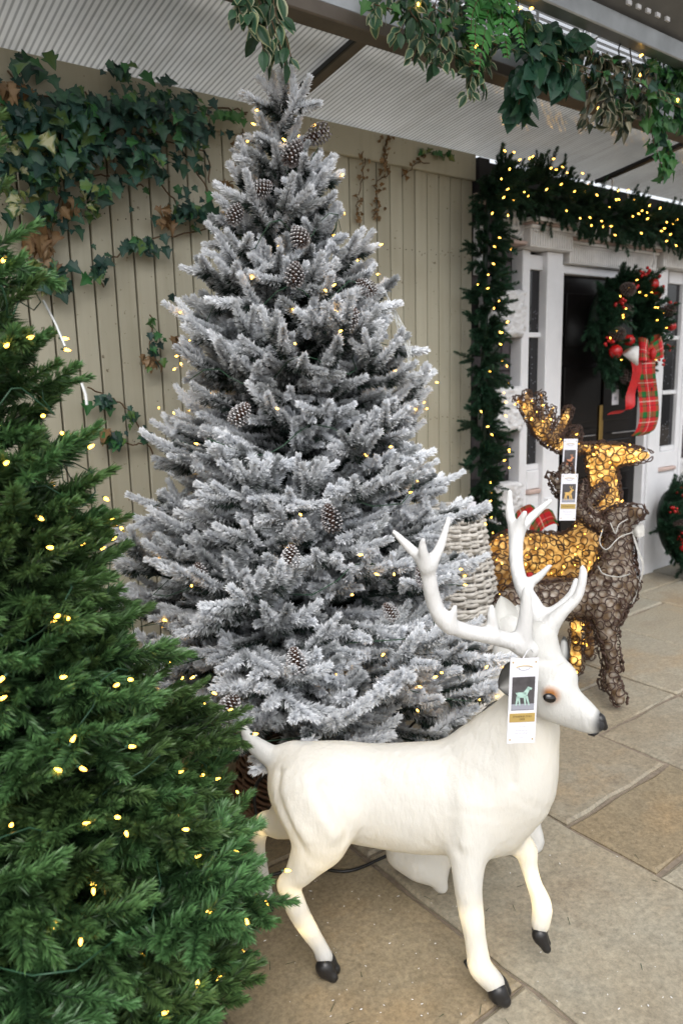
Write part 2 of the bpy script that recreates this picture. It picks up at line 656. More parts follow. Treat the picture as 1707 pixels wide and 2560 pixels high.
def slab(x0, x1, y0, y1, mat='stone'):
    g = .006
    x0, x1, y0, y1 = x0+g, x1-g, y0+g, y1-g
    n = max(3, int((x1-x0)/.09)), max(3, int((y1-y0)/.09))
    top, h = [], -.0+random.uniform(-.0025, .0015)
    tx, ty = random.uniform(-.003, .003), random.uniform(-.003, .003)
    per = []
    for i in range(n[0]): per.append((x0+(x1-x0)*i/n[0], y0))
    for i in range(n[1]): per.append((x1, y0+(y1-y0)*i/n[1]))
    for i in range(n[0]): per.append((x1-(x1-x0)*i/n[0], y1))
    for i in range(n[1]): per.append((x0, y1-(y1-y0)*i/n[1]))
    m = len(per)
    cx, cy = (x0+x1)/2, (y0+y1)/2
    v = []
    zf = lambda x, y: h+tx*(x-cx)+ty*(y-cy)
    rag = [(x+random.uniform(-.0045, .0045), y+random.uniform(-.0045, .0045)) for x, y in per]
    for x, y in rag: v.append((x, y, -.03))
    for x, y in rag: v.append((x, y, zf(x, y)-.006))
    for x, y in rag:
        k = random.uniform(.006, .011)
        dx, dy = cx-x, cy-y
        l = math.hypot(dx, dy)
        sx = max(-1, min(1, dx/abs(dx) if abs(dx) > .98*(x1-x0)/2 else 0))
        sy = max(-1, min(1, dy/abs(dy) if abs(dy) > .98*(y1-y0)/2 else 0))
        v.append((x+sx*k, y+sy*k, zf(x, y)))
    f = []
    for a in (0, m):
        for i in range(m):
            j = (i+1) % m
            f.append((a+i, a+j, a+m+j, a+m+i))
    f.append(tuple(range(2*m, 3*m)))
    add('paving_slab', mesh('paving_slab', v, f, [M[mat]]), fl)


xs = [-1.6, -1.05, -.5, .04, .55, 1.086, 1.613, 2.146, 2.658, 3.17, 3.72, 4.25, 4.8, 5.4, 6.0]
fixed = {4: [-.6, .02, .47, .863, 1.52, 2.0, 2.49], 5: [-.6, -.1, .55, 1.386, 1.95, 2.49], 6: [-.6, -.05, .40, .878, 1.147, 1.66, 2.05, 2.49], 7: [-.6, 0, .5, .95, 1.406, 1.663, 2.1, 2.49]}
for i in range(len(xs)-1):
    ys = fixed.get(i)
    if not ys:
        ys, y = [-.6], -.6
        while y < 2.4:
            y += random.choice([.32, .45, .55, .66])
            ys.append(min(y, 2.49))
            if 2.49-y < .2: ys[-1] = 2.49
    for a, b in zip(ys[:-1], ys[1:]):
        if b-a > .02:
            slab(xs[i], xs[i+1], a, b, 'stone_brown' if (i <= 4 and b > .87) or (i == 6 and .8 < a < 1.0) else 'stone')

# ------------------------------------------------------------------ boarded wall
wall = thing('boarded_wall', 'cream painted fence wall of upright boards under the glass roof', 'wall', (1.0, 2.5, 0))
MB().box(-1.7, 2.62, 2.50, 2.56, -.03, 2.23).build('backing', M['board'], wall)
x = 2.615
pitch = .0702
planks = []
while x > -1.6:
    gap = .0045 if x > 1.3 else .006
    wv = pitch
    planks.append((x-wv+gap, x))
    x -= wv
for a, b in planks:
    d = random.uniform(-.0012, .0012)
    MB().box(a, b, YF+.006+d, 2.498, -.005, 2.13+random.uniform(-.003, .003)).build('board', M['planks'], wall, bevel=.002)
nails = MB()
for a, b in planks:
    for zz in (.32, 1.06, 1.78):
        for fx in (.25, .75):
            c = np.array([a+(b-a)*fx+random.uniform(-.004, .004), YF+.0045, zz+random.uniform(-.012, .012)])
            nails.obox(c, (.0016, 0, 0), (0, .0012, 0), (0, 0, .0016))
tag(nails.build('nail_heads', M['bark'], wall), kind='stuff')
MB().box(-1.7, 2.618, YF-.014, YF+.003, 2.104, 2.214).build('fascia_board', M['planks'], wall, bevel=.003)

# ------------------------------------------------------------------ lean-to roof
roof = thing('lean_to_roof', 'ribbed translucent lean-to roof sloping down to the boarded wall', 'roof', (1.6, 2.2, 2.25))
YB, ZB, ZW = 1.945, 2.300, 2.222      # at the beam, at the wall
raf = [-2.28, -.34, 1.598, 3.536, 5.474]
for a, b in zip(raf[:-1], raf[1:]):
    pit = .0185
    nx = int((b-a)/pit)*6
    X = np.linspace(a+.004, b-.004, nx+1)
    ph = (X-a)/pit*2*math.pi
    dz = np.cos(ph)*.00028
    rows = []
    for yy in np.linspace(YF+.02, YB-.01, 4):
        z = ZW+(ZB-ZW)*(YF+.02-yy)/(YF+.02-YB+.01)
        rows.append(np.stack([X, np.full_like(X, yy), z+dz], 1))
    v = np.concatenate(rows)
    m = len(X)
    q = np.arange(m-1)
    f = np.concatenate([np.stack([r*m+q, r*m+q+1, (r+1)*m+q+1, (r+1)*m+q], 1) for r in range(3)])
    add('roof_sheet', mesh('roof_sheet', v, f, [M['poly']], True), roof)


def along_roof(x0, x1, dz0, dz1, mat, name):
    v = []
    for xx in (x0, x1):
        for yy, z in ((YF-.012, ZW+.003), (YB, ZB)):
            v += [(xx, yy, z+dz0), (xx, yy, z+dz1)]
    MB().raw(v, [(0, 2, 3, 1), (4, 5, 7, 6), (0, 4, 6, 2), (1, 3, 7, 5), (0, 1, 5, 4), (2, 6, 7, 3)]).build(name, mat, roof, bevel=.002)


for rx in raf[1:]:
    along_roof(rx-.024, rx+.024, -.014, -.003, M['alu'], 'glazing_bar')
    along_roof(rx-.036, rx-.0245, -.022, -.003, M['cable'], 'glazing_gasket')
bm_ = thing('gutter_beam', 'grey metal gutter beam along the low edge of the roof', 'beam', (1.6, 1.9, 2.27))
MB().box(-2.3, 6.4, 1.875, 1.95, 2.262, 2.305).build('lower_rail', M['alu'], bm_, bevel=.004)
MB().box(-2.3, 6.4, 1.885, 1.945, 2.3055, 2.40).build('gutter_side', M['galv'], bm_, bevel=.004)
for bx in (1.645, 3.58):
    me = sphere_mesh('bolt', .011, [M['cable']])
    add('bolt', me, bm_, Matrix.Translation((bx, 1.873, 2.268)))

# clerestory on the far side of the gutter
cl = thing('clerestory', 'white ribbed clerestory panels with grey metal rails above the gutter beam', 'clerestory', (2.8, 1.95, 2.42))
for a, b in ((-2.3, .9), (.94, 2.1), (2.14, 2.74), (2.78, 3.32), (3.36, 4.6), (4.64, 6.4)):
    Z = np.linspace(2.40, 2.86, 85)
    dy = np.clip(np.cos((Z-2.4)/.022*2*math.pi)*1.6, -.8, .8)*.0028
    v = np.concatenate([np.stack([np.full_like(Z, xx), 1.985+dy, Z], 1) for xx in (a, b)])
    q = np.arange(84)
    add('ribbed_panel', mesh('ribbed_panel', v, np.stack([q, q+1, q+86, q+85], 1), [M['poly']], True), cl)
for mx in (.92, 2.12, 2.76, 3.34, 4.62):
    MB().box(mx-.022, mx+.022, 1.955, 1.982, 2.40, 2.86).build('mullion', M['galv'], cl, bevel=.002)
MB().box(-2.3, 6.4, 1.70, 1.76, 2.43, 2.497).build('purlin', M['galv'], cl, bevel=.004)
MB().box(-2.3, 6.4, 1.715, 1.745, 2.60, 2.66).build('upper_rail', M['alu'], cl, bevel=.004)
MB().raw([(-2.3, 1.75, 2.502), (6.4, 1.75, 2.502), (6.4, 1.05, 2.86), (-2.3, 1.05, 2.86), (-2.3, 1.75, 2.508), (6.4, 1.75, 2.508), (6.4, 1.05, 2.866), (-2.3, 1.05, 2.866)], [(0, 1, 2, 3), (7, 6, 5, 4), (0, 4, 5, 1), (2, 6, 7, 3), (0, 3, 7, 4), (1, 5, 6, 2)]).build('soffit_sheet', M['darkgrey'], cl)
for p0, p1 in (((1235, -60), (1232, 130)), ((1400, 65), (1300, 130)), ((1460, 95), (1495, 175))):
    a, b = VY(*p0, 1.80), VY(*p1, 1.86)
    MB().tube([a, b], .006, 6).build('strut', M['galv'], cl)
for k in range(5):
    c = VY(1443+k*22, 6+k*9.5, 1.66)
    MB().obox(c, np.array([.012, 0, 0]), np.array([0, .004, 0]), np.array([0, 0, .007])).build('vent_slot', M['white'], cl)

# ------------------------------------------------------------------ house front
hf = thing('house_front', 'mock white house front with black door between dark sidelight windows', 'house front', (3.7, 2.46, 0))
MB().box(2.635, 6.2, YF+.075, YF+.12, -.03, 2.2).build('backing_board', M['board'], hf)
MB().box(2.632, 2.70, YF-.02, YF+.07, 2.0, 2.205).build('dark_edge_board', M['board'], hf)
MB().box(2.70, 6.2, YF+.02, YF+.07, 2.02, 2.205).build('dark_edge_board', M['board'], hf)
MB().box(2.588, 2.70, YF-.045, YF-.021, 2.005, 2.045).build('pink_brick', M['pinkish'], hf, bevel=.004)
MB().box(2.628, 2.675, YF-.012, YF+.01, 1.70, 1.93).build('pale_strip', M['white'], hf)
quoins = [(-.02, .235), (.482, .707), (.964, 1.186), (1.425, 1.647)]
for sx in (0, 1):
    x0, x1 = (2.63, 2.905) if sx == 0 else (4.53, 4.95)
    row, z = 0, 0.0
    while z < 2.0:
        if not any(a-.03 < z < b-.03 for a, b in quoins) or sx:
            off = -.11 if row % 2 else 0
            xx = x0+off
            while xx < x1:
                a, b = max(xx, x0), min(xx+.21, x1)
                if b-a > .02:
                    MB().box(a, b, YF+.02+random.uniform(-.003, .003), YF+.07, z, z+.066).build('brick', M['brick'], hf, bevel=.003)
                xx += .218
        z += .0745
        row += 1


def rough_block(x0, x1, z0, z1, y, name='quoin'):
    nx, nz = 22, 20
    v = []
    for j in range(nz+1):
        for i in range(nx+1):
            e = min(i, nx-i, j, nz-j)
            d = 0 if e == 0 else (.012+.022*abs(math.sin(i*1.15+math.sin(j*1.3)*1.4)*math.cos(j*1.05+math.cos(i*.8)*1.2))+random.uniform(0, .008))
            wob = random.uniform(-.004, .004)
            v.append((x0+(x1-x0)*i/nx+wob, y-d, z0+(z1-z0)*j/nz+random.uniform(-.004, .004)))
    f = [(j*(nx+1)+i, j*(nx+1)+i+1, (j+1)*(nx+1)+i+1, (j+1)*(nx+1)+i) for j in range(nz) for i in range(nx)]
    n = len(v)
    b = [(x0, y+.06, z0), (x1, y+.06, z0), (x1, y+.06, z1), (x0, y+.06, z1)]
    v += b
    c = [0, nx, (nz+1)*(nx+1)-1, nz*(nx+1)]
    f += [(n, n+1, c[1], c[0]), (n+1, n+2, c[2], c[1]), (n+2, n+3, c[3], c[2]), (n+3, n, c[0], c[3])]
    add(name, mesh(name, v, f, [M['snowstone']], True), hf)


for a, b in quoins:
    rough_block(2.715, 2.965, a, b, YF-.005)
for a, b in ((-.02, .2), (.46, .69), (.90, 1.20), (1.42, 1.66)):
    rough_block(4.555, 4.80, a, b, YF-.005)
# roundel block and its ledge
MB().box(2.80, 2.955, YF-.02, YF+.06, 1.872, 2.02).build('roundel_block', M['offwhite'], hf, bevel=.004)
for i, (rr, th) in enumerate(((.06, .008), (.042, .005))):
    MB().tube([(2.878+rr*math.cos(a), YF-.022, 1.946+rr*1.08*math.sin(a)) for a in np.linspace(0, 2*math.pi, 25)[:-1]], th, 6, True).build('roundel_ring', M['offwhite'], hf, True)
pm = sphere_mesh('petal', .011, [M['offwhite']], 8, 6, (1, .6, 1.4))
for k in range(8):
    a = k*math.pi/4
    add('petal', pm, hf, Matrix.Translation((2.878+.024*math.cos(a), YF-.024, 1.946+.026*math.sin(a))) @ Matrix.Rotation(-a+math.pi/2, 4, 'Y'))
MB().box(2.74, 2.958, YF-.045, YF+.06, 1.852, 1.870).build('ledge', M['pinkish'], hf, bevel=.004)
# entablature: two capitals and the frieze between them


def entab(x0, x1, z0, z1, y, zc):
    MB().box(x0, x1, y, YF+.06, z0, zc).build('frieze', M['offwhite'], hf, bevel=.003)
    MB().box(x0-.006, x1+.006, y-.014, YF+.06, zc+.0005, zc+.018).build('cornice', M['offwhite'], hf, bevel=.005)
    MB().box(x0-.012, x1+.012, y-.030, YF+.06, zc+.0185, z1-.019).build('cornice', M['pinkish'], hf, bevel=.006)
    MB().box(x0-.018, x1+.018, y-.042, YF+.06, z1-.0185, z1).build('cornice', M['offwhite'], hf, bevel=.004)
    mb = MB()
    xx = x0+.012
    while xx < x1-.012:
        mb.box(xx, xx+.009, y-.005, y+.002, z0+.008, zc-.016)
        mb.box(xx-.001, xx+.010, y-.010, y+.002, zc-.013, zc-.003)
        xx += .0185
    tag(mb.build('fluting', M['offwhite'], hf, bevel=.0015), kind='stuff')


entab(2.94, 3.262, 1.842, 1.972, YF-.065, 1.925)
entab(3.283, 4.082, 1.792, 1.935, YF-.035, 1.885)
entab(4.103, 4.53, 1.826, 1.968, YF-.065, 1.922)
# frame of the left sidelight, pilasters
WH = M['white']
for (a, b, y, z0, z1, nm) in ((2.966, 2.985, .0, 0, 1.84, 'side_frame'), (2.9855, 3.030, .006, .0, 1.84, 'side_frame'), (3.129, 3.251, -.02, 0, 1.840, 'pilaster'), (3.252, 3.282, -.005, 0, 1.79, 'door_frame'), (4.088, 4.112, -.005, 0, 1.79, 'door_frame'), (4.113, 4.235, -.02, 0, 1.824, 'pilaster'), (4.456, 4.50, .006, 0, 1.824, 'side_frame'), (4.501, 4.53, .0, 0, 1.824, 'side_frame')):
    MB().box(a, b, YF+y, YF+.074, z0, z1).build(nm, WH, hf, bevel=.004)
MB().box(3.283, 4.087, YF+.005, YF+.072, 1.748, 1.79).build('door_frame', WH, hf, bevel=.004)
for (a, b) in ((3.031, 3.20), (4.305, 4.455)):
    wn = MB().box(a, b, YF+.012, YF+.072, .752, .782).build('window', WH, hf, bevel=.003)
    MB().box(a, b, YF+.012, YF+.072, 1.753, 1.823).build('window_head', WH, wn, bevel=.003)
    for (z0, z1) in ((.783, 1.098), (1.126, 1.425), (1.451, 1.752)):
        MB().box(a+.001, b-.001, YF+.030, YF+.038, z0, z1).build('pane', M['glass'], wn)
    for z0 in (1.099, 1.426):
        MB().box(a, b, YF+.016, YF+.072, z0, z0+.0245).build('glazing_bar', WH, wn, bevel=.003)
    mb = MB()
    for k in range(46):
        c = (random.uniform(a+.03, b-.02), YF+.0295, random.choice([random.uniform(1.13, 1.40), random.uniform(1.46, 1.56), random.uniform(.8, .95)]))
        mb.obox(c, (.0017, 0, 0), (0, .0005, 0), (0, 0, .0022))
    tag(mb.build('frost_speckle', M['ink'], wn), kind='stuff')
for (a, b) in ((3.0305, 3.1285), (4.2355, 4.4555)):
    MB().box(a, b, YF+.004, YF+.072, 0, .628).build('base_panel', WH, hf, bevel=.004)
    MB().box(a, b, YF-.012, YF+.072, .629, .652).build('sill', M['pinkish'], hf, bevel=.005)
    MB().box(a, b, YF+.003, YF+.072, .653, .751).build('base_panel', WH, hf, bevel=.004)
MB().box(3.145, 3.235, YF-.027, YF-.0205, .06, .60).build('base_panel', WH, hf, bevel=.003)
# the door
door = MB().box(3.283, 4.087, YF+.05, YF+.073, .0, 1.747).build('door', M['black'], hf)
for (a, b) in ((3.365, 3.67), (3.725, 4.02)):
    for (z0, z1) in ((.10, .56), (.66, .86), (.97, 1.28), (1.38, 1.66)):
        MB().box(a, b, YF+.038, YF+.0495, z0, z1).build('door_panel', M['black'], door, bevel=.009, seg=2)
MB().box(3.50, 3.66, YF+.030, YF+.0375, .905, .935).build('letter_plate', M['black'], door, bevel=.003)
MB().box(3.365, 3.64, YF+.022, YF+.0375, .893, .900).build('moulding_highlight', M['highlight_metal'], door, bevel=.002)  # two pale bars added to draw the highlight lines of the panel moulding
MB().box(3.80, 4.07, YF+.022, YF+.0375, .893, .900).build('moulding_highlight', M['highlight_metal'], door, bevel=.002)
MB().box(3.70, 3.735, YF+.040, YF+.049, .55, 1.06).build('brown_strip', M['brown_metal'], door, bevel=.002)  # narrow brownish upright strip between the door panels
MB().box(3.283, 4.087, YF-.04, YF+.048, -.005, .018).build('threshold', M['galv'], hf, bevel=.004)

# ------------------------------------------------------------------ needles, boughs, bulbs
def sprig(p0, d, L, nn, nl, nw, bend=.12, flat=.0, fl0=.0, fl1=1.0, up_gain=.0, a0=62, a1=28, stem=True):
    """one needled twig -> quads (v, f, col)"""
    d = unit(d)
    _, u, b = frame_from(d)
    t = np.concatenate([rng.uniform(.02, 1, nn), np.full(nn//9, 1.0)])
    n = len(t)
    th = rng.uniform(0, 2*np.pi, n)
    up = np.array([0, 0, 1.0])
    P = p0+np.outer(t*L, d)+np.outer(bend*L*t*t, up)
    T = unit(d+np.outer(2*bend*t, up))
    U = unit(u-T*(T@u)[:, None])
    B = np.cross(T, U)
    ang = np.radians(a0+(a1-a0)*t**1.5)+rng.normal(0, .16, n)
    ang[-(nn//9):] = rng.uniform(0, .75, nn//9)
    rad = U*np.cos(th)[:, None]+B*(np.sin(th)*(1-flat))[:, None]
    D = unit(T*np.cos(ang)[:, None]+rad*np.sin(ang)[:, None])
    ln = nl*(1-.30*t)*rng.uniform(.75, 1.15, n)
    Wd = unit(np.cross(D, rng.normal(0, 1, (n, 3))))*(nw*rng.uniform(.7, 1.2, n))[:, None]*.5
    base = P
    mid = P+D*(ln*.5)[:, None]+up*(.05*ln)[:, None]
    tip = P+D*ln[:, None]
    v = np.stack([base, mid+Wd, tip, mid-Wd], 1).reshape(-1, 3)
    f = np.arange(4*n).reshape(-1, 4)
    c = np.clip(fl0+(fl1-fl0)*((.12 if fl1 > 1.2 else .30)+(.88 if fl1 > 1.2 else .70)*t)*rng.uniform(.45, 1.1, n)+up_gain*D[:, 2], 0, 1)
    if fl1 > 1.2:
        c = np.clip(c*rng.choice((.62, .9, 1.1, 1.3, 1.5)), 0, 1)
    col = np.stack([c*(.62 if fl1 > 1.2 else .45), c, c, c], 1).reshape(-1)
    if stem:
        s = np.linspace(0, 1, 4)
        sp = p0+np.outer(s*L, d)+np.outer(bend*L*s*s, up)
        tv, tf = tube(sp, np.linspace(.0026, .0012, 4), 3, caps=False)
        v = np.vstack([v, tv])
        f = np.vstack([f, np.array(tf)+4*n])
        col = np.concatenate([col, np.full(len(tv), fl0*.5)])
    return v, f, col


def join(parts):
    v, f, c, n = [], [], [], 0
    for a, b, d in parts:
        v.append(a)
        f.append(b+n)
        c.append(d)
        n += len(a)
    return np.vstack(v), np.vstack(f), np.concatenate(c)


def bough(L, kind):
    """a branch along +X with twigs; needles keep their real size"""
    parts = []
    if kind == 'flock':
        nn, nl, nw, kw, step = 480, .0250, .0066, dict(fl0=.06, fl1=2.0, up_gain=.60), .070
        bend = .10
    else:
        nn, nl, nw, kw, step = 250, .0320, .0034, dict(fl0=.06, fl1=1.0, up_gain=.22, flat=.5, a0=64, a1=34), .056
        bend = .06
    X = np.array([1.0, 0, 0])
    up = np.array([0, 0, 1.0])
    tipL = min(.13, L*.8)
    stem_at = lambda s: X*s+up*(.10*s*s/max(L, .2))
    # dark inner twig along the whole branch
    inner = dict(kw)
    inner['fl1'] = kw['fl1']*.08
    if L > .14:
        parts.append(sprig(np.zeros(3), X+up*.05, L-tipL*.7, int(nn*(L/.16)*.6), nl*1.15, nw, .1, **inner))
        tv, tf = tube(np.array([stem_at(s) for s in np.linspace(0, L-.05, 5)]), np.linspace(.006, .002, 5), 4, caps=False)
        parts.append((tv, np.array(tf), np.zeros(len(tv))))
    parts.append(sprig(stem_at(L-tipL), X+up*rng.uniform(.0, .25), tipL, int(nn*tipL/.12), nl, nw, bend, **kw))
    s = max(.05, L*.28)
    side = 1 if rng.random() < .5 else -1
    while s < L-.045:
        for k in range(2 if L > .3 and rng.random() < .45 else 1):
            a = R(rng.uniform(38, 62))
            sl_ = np.clip((L-s)*.55+.06, .085, .18)*rng.uniform(.85, 1.12)
            el = rng.uniform(-.45, .60)
            d = np.array([math.cos(a), side*math.sin(a), el])
            p = stem_at(s)
            parts.append(sprig(p, d, sl_, int(nn*sl_/.12), nl, nw, bend, **kw))
            if sl_ > .11:
                for sg in (1, -1):
                    a2 = a*side+sg*R(rng.uniform(30, 50))
                    d2 = np.array([math.cos(a2), math.sin(a2), el+rng.uniform(-.2, .35)])
                    q = p+unit(d)*sl_*rng.uniform(.3, .55)
                    parts.append(sprig(q, d2, sl_*.55, int(nn*sl_*.55/.12), nl, nw, bend, **kw))
            side = -side
        s += step*rng.uniform(.8, 1.25)
    return join(parts)


def bough_set(kind, mat, lens, nvar):
    out = []
    for L in lens:
        row = []
        for k in range(nvar):
            v, f, c = bough(L, kind)
            row.append(mesh('bough', v, f, [mat], False, c))
        out.append((L, row))
    return out


def make_bulb(socket):
    prof = [(0, .0028), (.008, .0034), (.010, .0034), (.0101, .0036), (.0145, .0044), (.021, .0036), (.026, .0015), (.027, .0004)]
    n = 8
    v, f, mi = [], [], []
    for z, r in prof:
        for j in range(n):
            v.append((r*math.cos(2*math.pi*j/n), r*math.sin(2*math.pi*j/n), z))
    for i in range(len(prof)-1):
        for j in range(n):
            f.append((i*n+j, i*n+(j+1) % n, (i+1)*n+(j+1) % n, (i+1)*n+j))
            mi.append(0 if i < 2 else 1)
    f.append(tuple((len(prof)-1)*n+j for j in range(n)))
    mi.append(1)
    return mesh('light_bulb', v, f, [socket, M['bulb']], True, mi=mi)


BULB_G = make_bulb(M['socket'])
BULB_C = make_bulb(M['clear'])


def place_bulb(me, p, d, parent, s=1.0, name='light_bulb'):
    x, y, z = frame_from(d)
    add(name, me, parent, basis(p, y, z, x, s))


def make_cone(L=.085, rad=.031, snow=.75):
    v, f, c = [], [], []
    n = 92
    for i in range(n):
        t = (i+.5)/n
        a = i*2.39996
        rr = rad*math.sin(math.pi*min(1, (.10+.90*t)**.75))**.8*.55
        z = L*(1-t)-L*.1
        o = np.array([math.cos(a), math.sin(a), 0])
        e = np.array([-math.sin(a), math.cos(a), 0])
        k = .40+.60*math.sin(math.pi*(.12+.83*t))
        sl_ = .017*k
        w_ = .0085*k
        tilt = .75-1.25*t
        d = unit(o+np.array([0, 0, tilt*.0+.45-1.0*t*.6]))
        nrm = np.cross(e, d)
        b = o*rr+np.array([0, 0, z])
        tip = b+d*sl_
        pts = [b-e*w_*.5, b+e*w_*.5, tip+e*w_*.75-nrm*.001, tip+d*.003, tip-e*w_*.75-nrm*.001, tip+nrm*.0045]
        m = len(v)
        v += pts
        s = snow*random.uniform(.55, 1.2)
        c += [0, 0, s*.75, s, s*.75, s]
        f += [(m, m+1, m+2, m+5), (m, m+5, m+4, m), (m+2, m+3, m+5), (m+5, m+3, m+4), (m+1, m, m+4, m+2), (m+2, m+4, m+3)]
    f = [tuple(dict.fromkeys(q)) for q in f]
    sv, sf = tube([(0, 0, -L*.12), (0, 0, L*.3), (0, 0, L*.8)], [rad*.35, rad*.5, rad*.15], 8)
    m = len(v)
    v += list(sv)
    c += [0]*len(sv)
    f += [tuple(i+m for i in q) for q in sf]
    return mesh('pine_cone', v, f, [M['cone']], False, np.clip(c, 0, 1))


def tree(name, label, base, H, Rf, n, meshes, bulbs, bulb_me, zlow, elev, trunk_r, lean=(0, 0), bulb_s=.62):
    base = np.asarray(base, float)
    root = thing(name, label, 'christmas tree', base)
    ax = lambda z: base+np.array([lean[0]*z/H, lean[1]*z/H, z])
    MB().tube([ax(z) for z in np.linspace(.02, H-.12, 8)], np.linspace(trunk_r, .006, 8), 8).build('trunk', M['bark'], root, True)
    zz = np.linspace(zlow, H-.10, 400)
    dens = np.array([Rf(z)**1.15+.02 for z in zz])
    cdf = np.cumsum(dens)
    cdf /= cdf[-1]
    tips = []
    for i in range(n):
        z = float(np.interp((i+.5)/n, cdf, zz))+random.uniform(-.015, .015)
        az = i*2.39996+random.uniform(-.25, .25)
        rr = Rf(z)*random.choice((.72, .88, .97, 1.03, 1.1))*random.uniform(.95, 1.05)
        e = R(elev(z/H)+random.uniform(-10, 10))
        L = max(.09, rr/math.cos(e))
        Lc, row = min(meshes, key=lambda q: abs(q[0]-L))
        s = min(1.25, max(.8, L/Lc))
        Mx = Matrix.Translation(Vector(ax(z-.35*rr*math.sin(e)))) @ Matrix.Rotation(az, 4, 'Z') @ Matrix.Rotation(-e, 4, 'Y') @ Matrix.Rotation(random.uniform(-.5, .5), 4, 'X') @ Matrix.Scale(s, 4)
        add('bough', random.choice(row), root, Mx)
        tips.append((Mx, Lc))
    # leader
    for k in range(5):
        Lc, row = meshes[0] if k else meshes[1]
        e = R(88 if k == 0 else random.uniform(48, 66))
        Mx = Matrix.Translation(Vector(ax(H-(.20 if k == 0 else random.uniform(.13, .22))))) @ Matrix.Rotation(k*1.3, 4, 'Z') @ Matrix.Rotation(-e, 4, 'Y')
        add('bough', random.choice(row), root, Mx)
    for i in range(bulbs):
        Mx, Lc = random.choice(tips)
        p = Mx @ Vector((Lc*random.uniform(.82, 1.04), random.uniform(-.06, .06), random.uniform(.0, .045)))
        a, z = random.uniform(0, 6.28), random.uniform(-.7, .7)
        place_bulb(bulb_me, p, np.array(Mx.to_3x3() @ Vector((1, 0, 0)))*.7+np.array([math.cos(a), math.sin(a), z]), root, bulb_s)
    cab = []
    for q in np.linspace(0, 1, 420):
        z = zlow+.05+(H-zlow-.25)*q
        a = q*2*math.pi*9
        rr = Rf(z)*(.80+.10*math.sin(a*5.3)+.06*math.sin(a*11.7))
        cab.append(ax(z)+np.array([rr*math.cos(a), rr*math.sin(a), .03*math.sin(a*7.1)]))
    MB().tube(np.array(cab), .0013, 4).build('light_cable', M['socket'], root, True)
    return root, ax


def hit_cone(x, y, ax0, Rf, H, out=1.0):
    """first point of the view line that meets the tree's outline"""
    for wv in np.arange(.5, 4, .01):
        p = V(x, y, wv)
        z = p[2]
        if 0 < z < H and math.hypot(*(p-ax0(z))[:2]) < Rf(z)*out:
            return p, ax0(z)
    return None, None


# ------------------------------------------------------------------ flocked tree
def Rfl(z): return float(np.interp(z, [0.12, .3, .46, .62, .8, 1.2, 1.47, 1.7, 1.85, 1.95, 2.05], [.45, .55, .575, .53, .46, .36, .265, .165, .10, .06, .03]))


fb = V(712, 1400, 2.22)
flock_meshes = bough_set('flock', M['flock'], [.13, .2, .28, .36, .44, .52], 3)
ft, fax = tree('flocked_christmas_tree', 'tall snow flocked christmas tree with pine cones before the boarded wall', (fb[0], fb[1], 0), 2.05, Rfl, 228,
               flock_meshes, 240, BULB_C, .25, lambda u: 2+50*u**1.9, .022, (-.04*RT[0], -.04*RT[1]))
cone_meshes = [make_cone(), make_cone(.075, .034, .85), make_cone(.09, .03, .6)]
for (cx, cy, s, rl) in ((716, 312, 1.2, .9), (672, 352, 1.2, 2.6), (606, 436, 1, 2.2), (548, 492, 1.0, 2.9), (686, 547, 1.05, 2.8), (676, 631, 1.1, 3.0), (832, 660, .95, 2.4), (790, 735, 1.25, 2.2), (557, 950, 1.05, 2.6), (757, 1186, 1.1, 2.9), (668, 1277, 1.0, 3.1), (466, 1316, .95, 2.7), (962, 1322, .9, 2.9), (680, 1513, 1.05, 2.9), (531, 1620, 1.15, 2.7), (890, 1402, .8, 2.6)):
    p, q = hit_cone(cx, cy, fax, Rfl, 2.06, 1.02)
    if p is None:
        continue
    o = unit(p-q)
    d = np.array([0, 0, -1.0])*math.cos(math.pi-rl)*-1+RT*math.sin(rl)*.8
    d = unit(-UP*abs(math.cos(rl))*(-1 if rl < 1.5 else 1)*1.0+RT*math.sin(rl)*random.choice((-1, 1))+o*.35)
    x_, y_, z_ = frame_from(d)
    s *= .66
    add('pine_cone', random.choice(cone_meshes), ft, basis(p-d*.035*s+o*.012, y_, z_, x_, s))

# stand and willow skirt under it
tb = (fb[0], fb[1], 0)
stand = thing('tree_stand', 'black metal stand with splayed feet under the flocked tree', 'tree stand', tb)
for k in range(4):
    a = k*math.pi/2+.5
    c = np.array([math.cos(a), math.sin(a), 0])
    MB().tube(spline([np.array(tb)+c*.03+(0, 0, .17), np.array(tb)+c*.10+(0, 0, .10), np.array(tb)+c*.27+(0, 0, .012)], 5), .011, 6).build('leg', M['darkmetal'], stand, True)
MB().tube([np.array(tb)+(0, 0, .03), np.array(tb)+(0, 0, .26)], .029, 10).build('socket_tube', M['darkmetal'], stand, True)
MB().tube([np.array(tb)+(.026, .0, .17), np.array(tb)+(.075, .0, .17)], .005, 6).build('clamp_screw', M['galv'], stand, True)


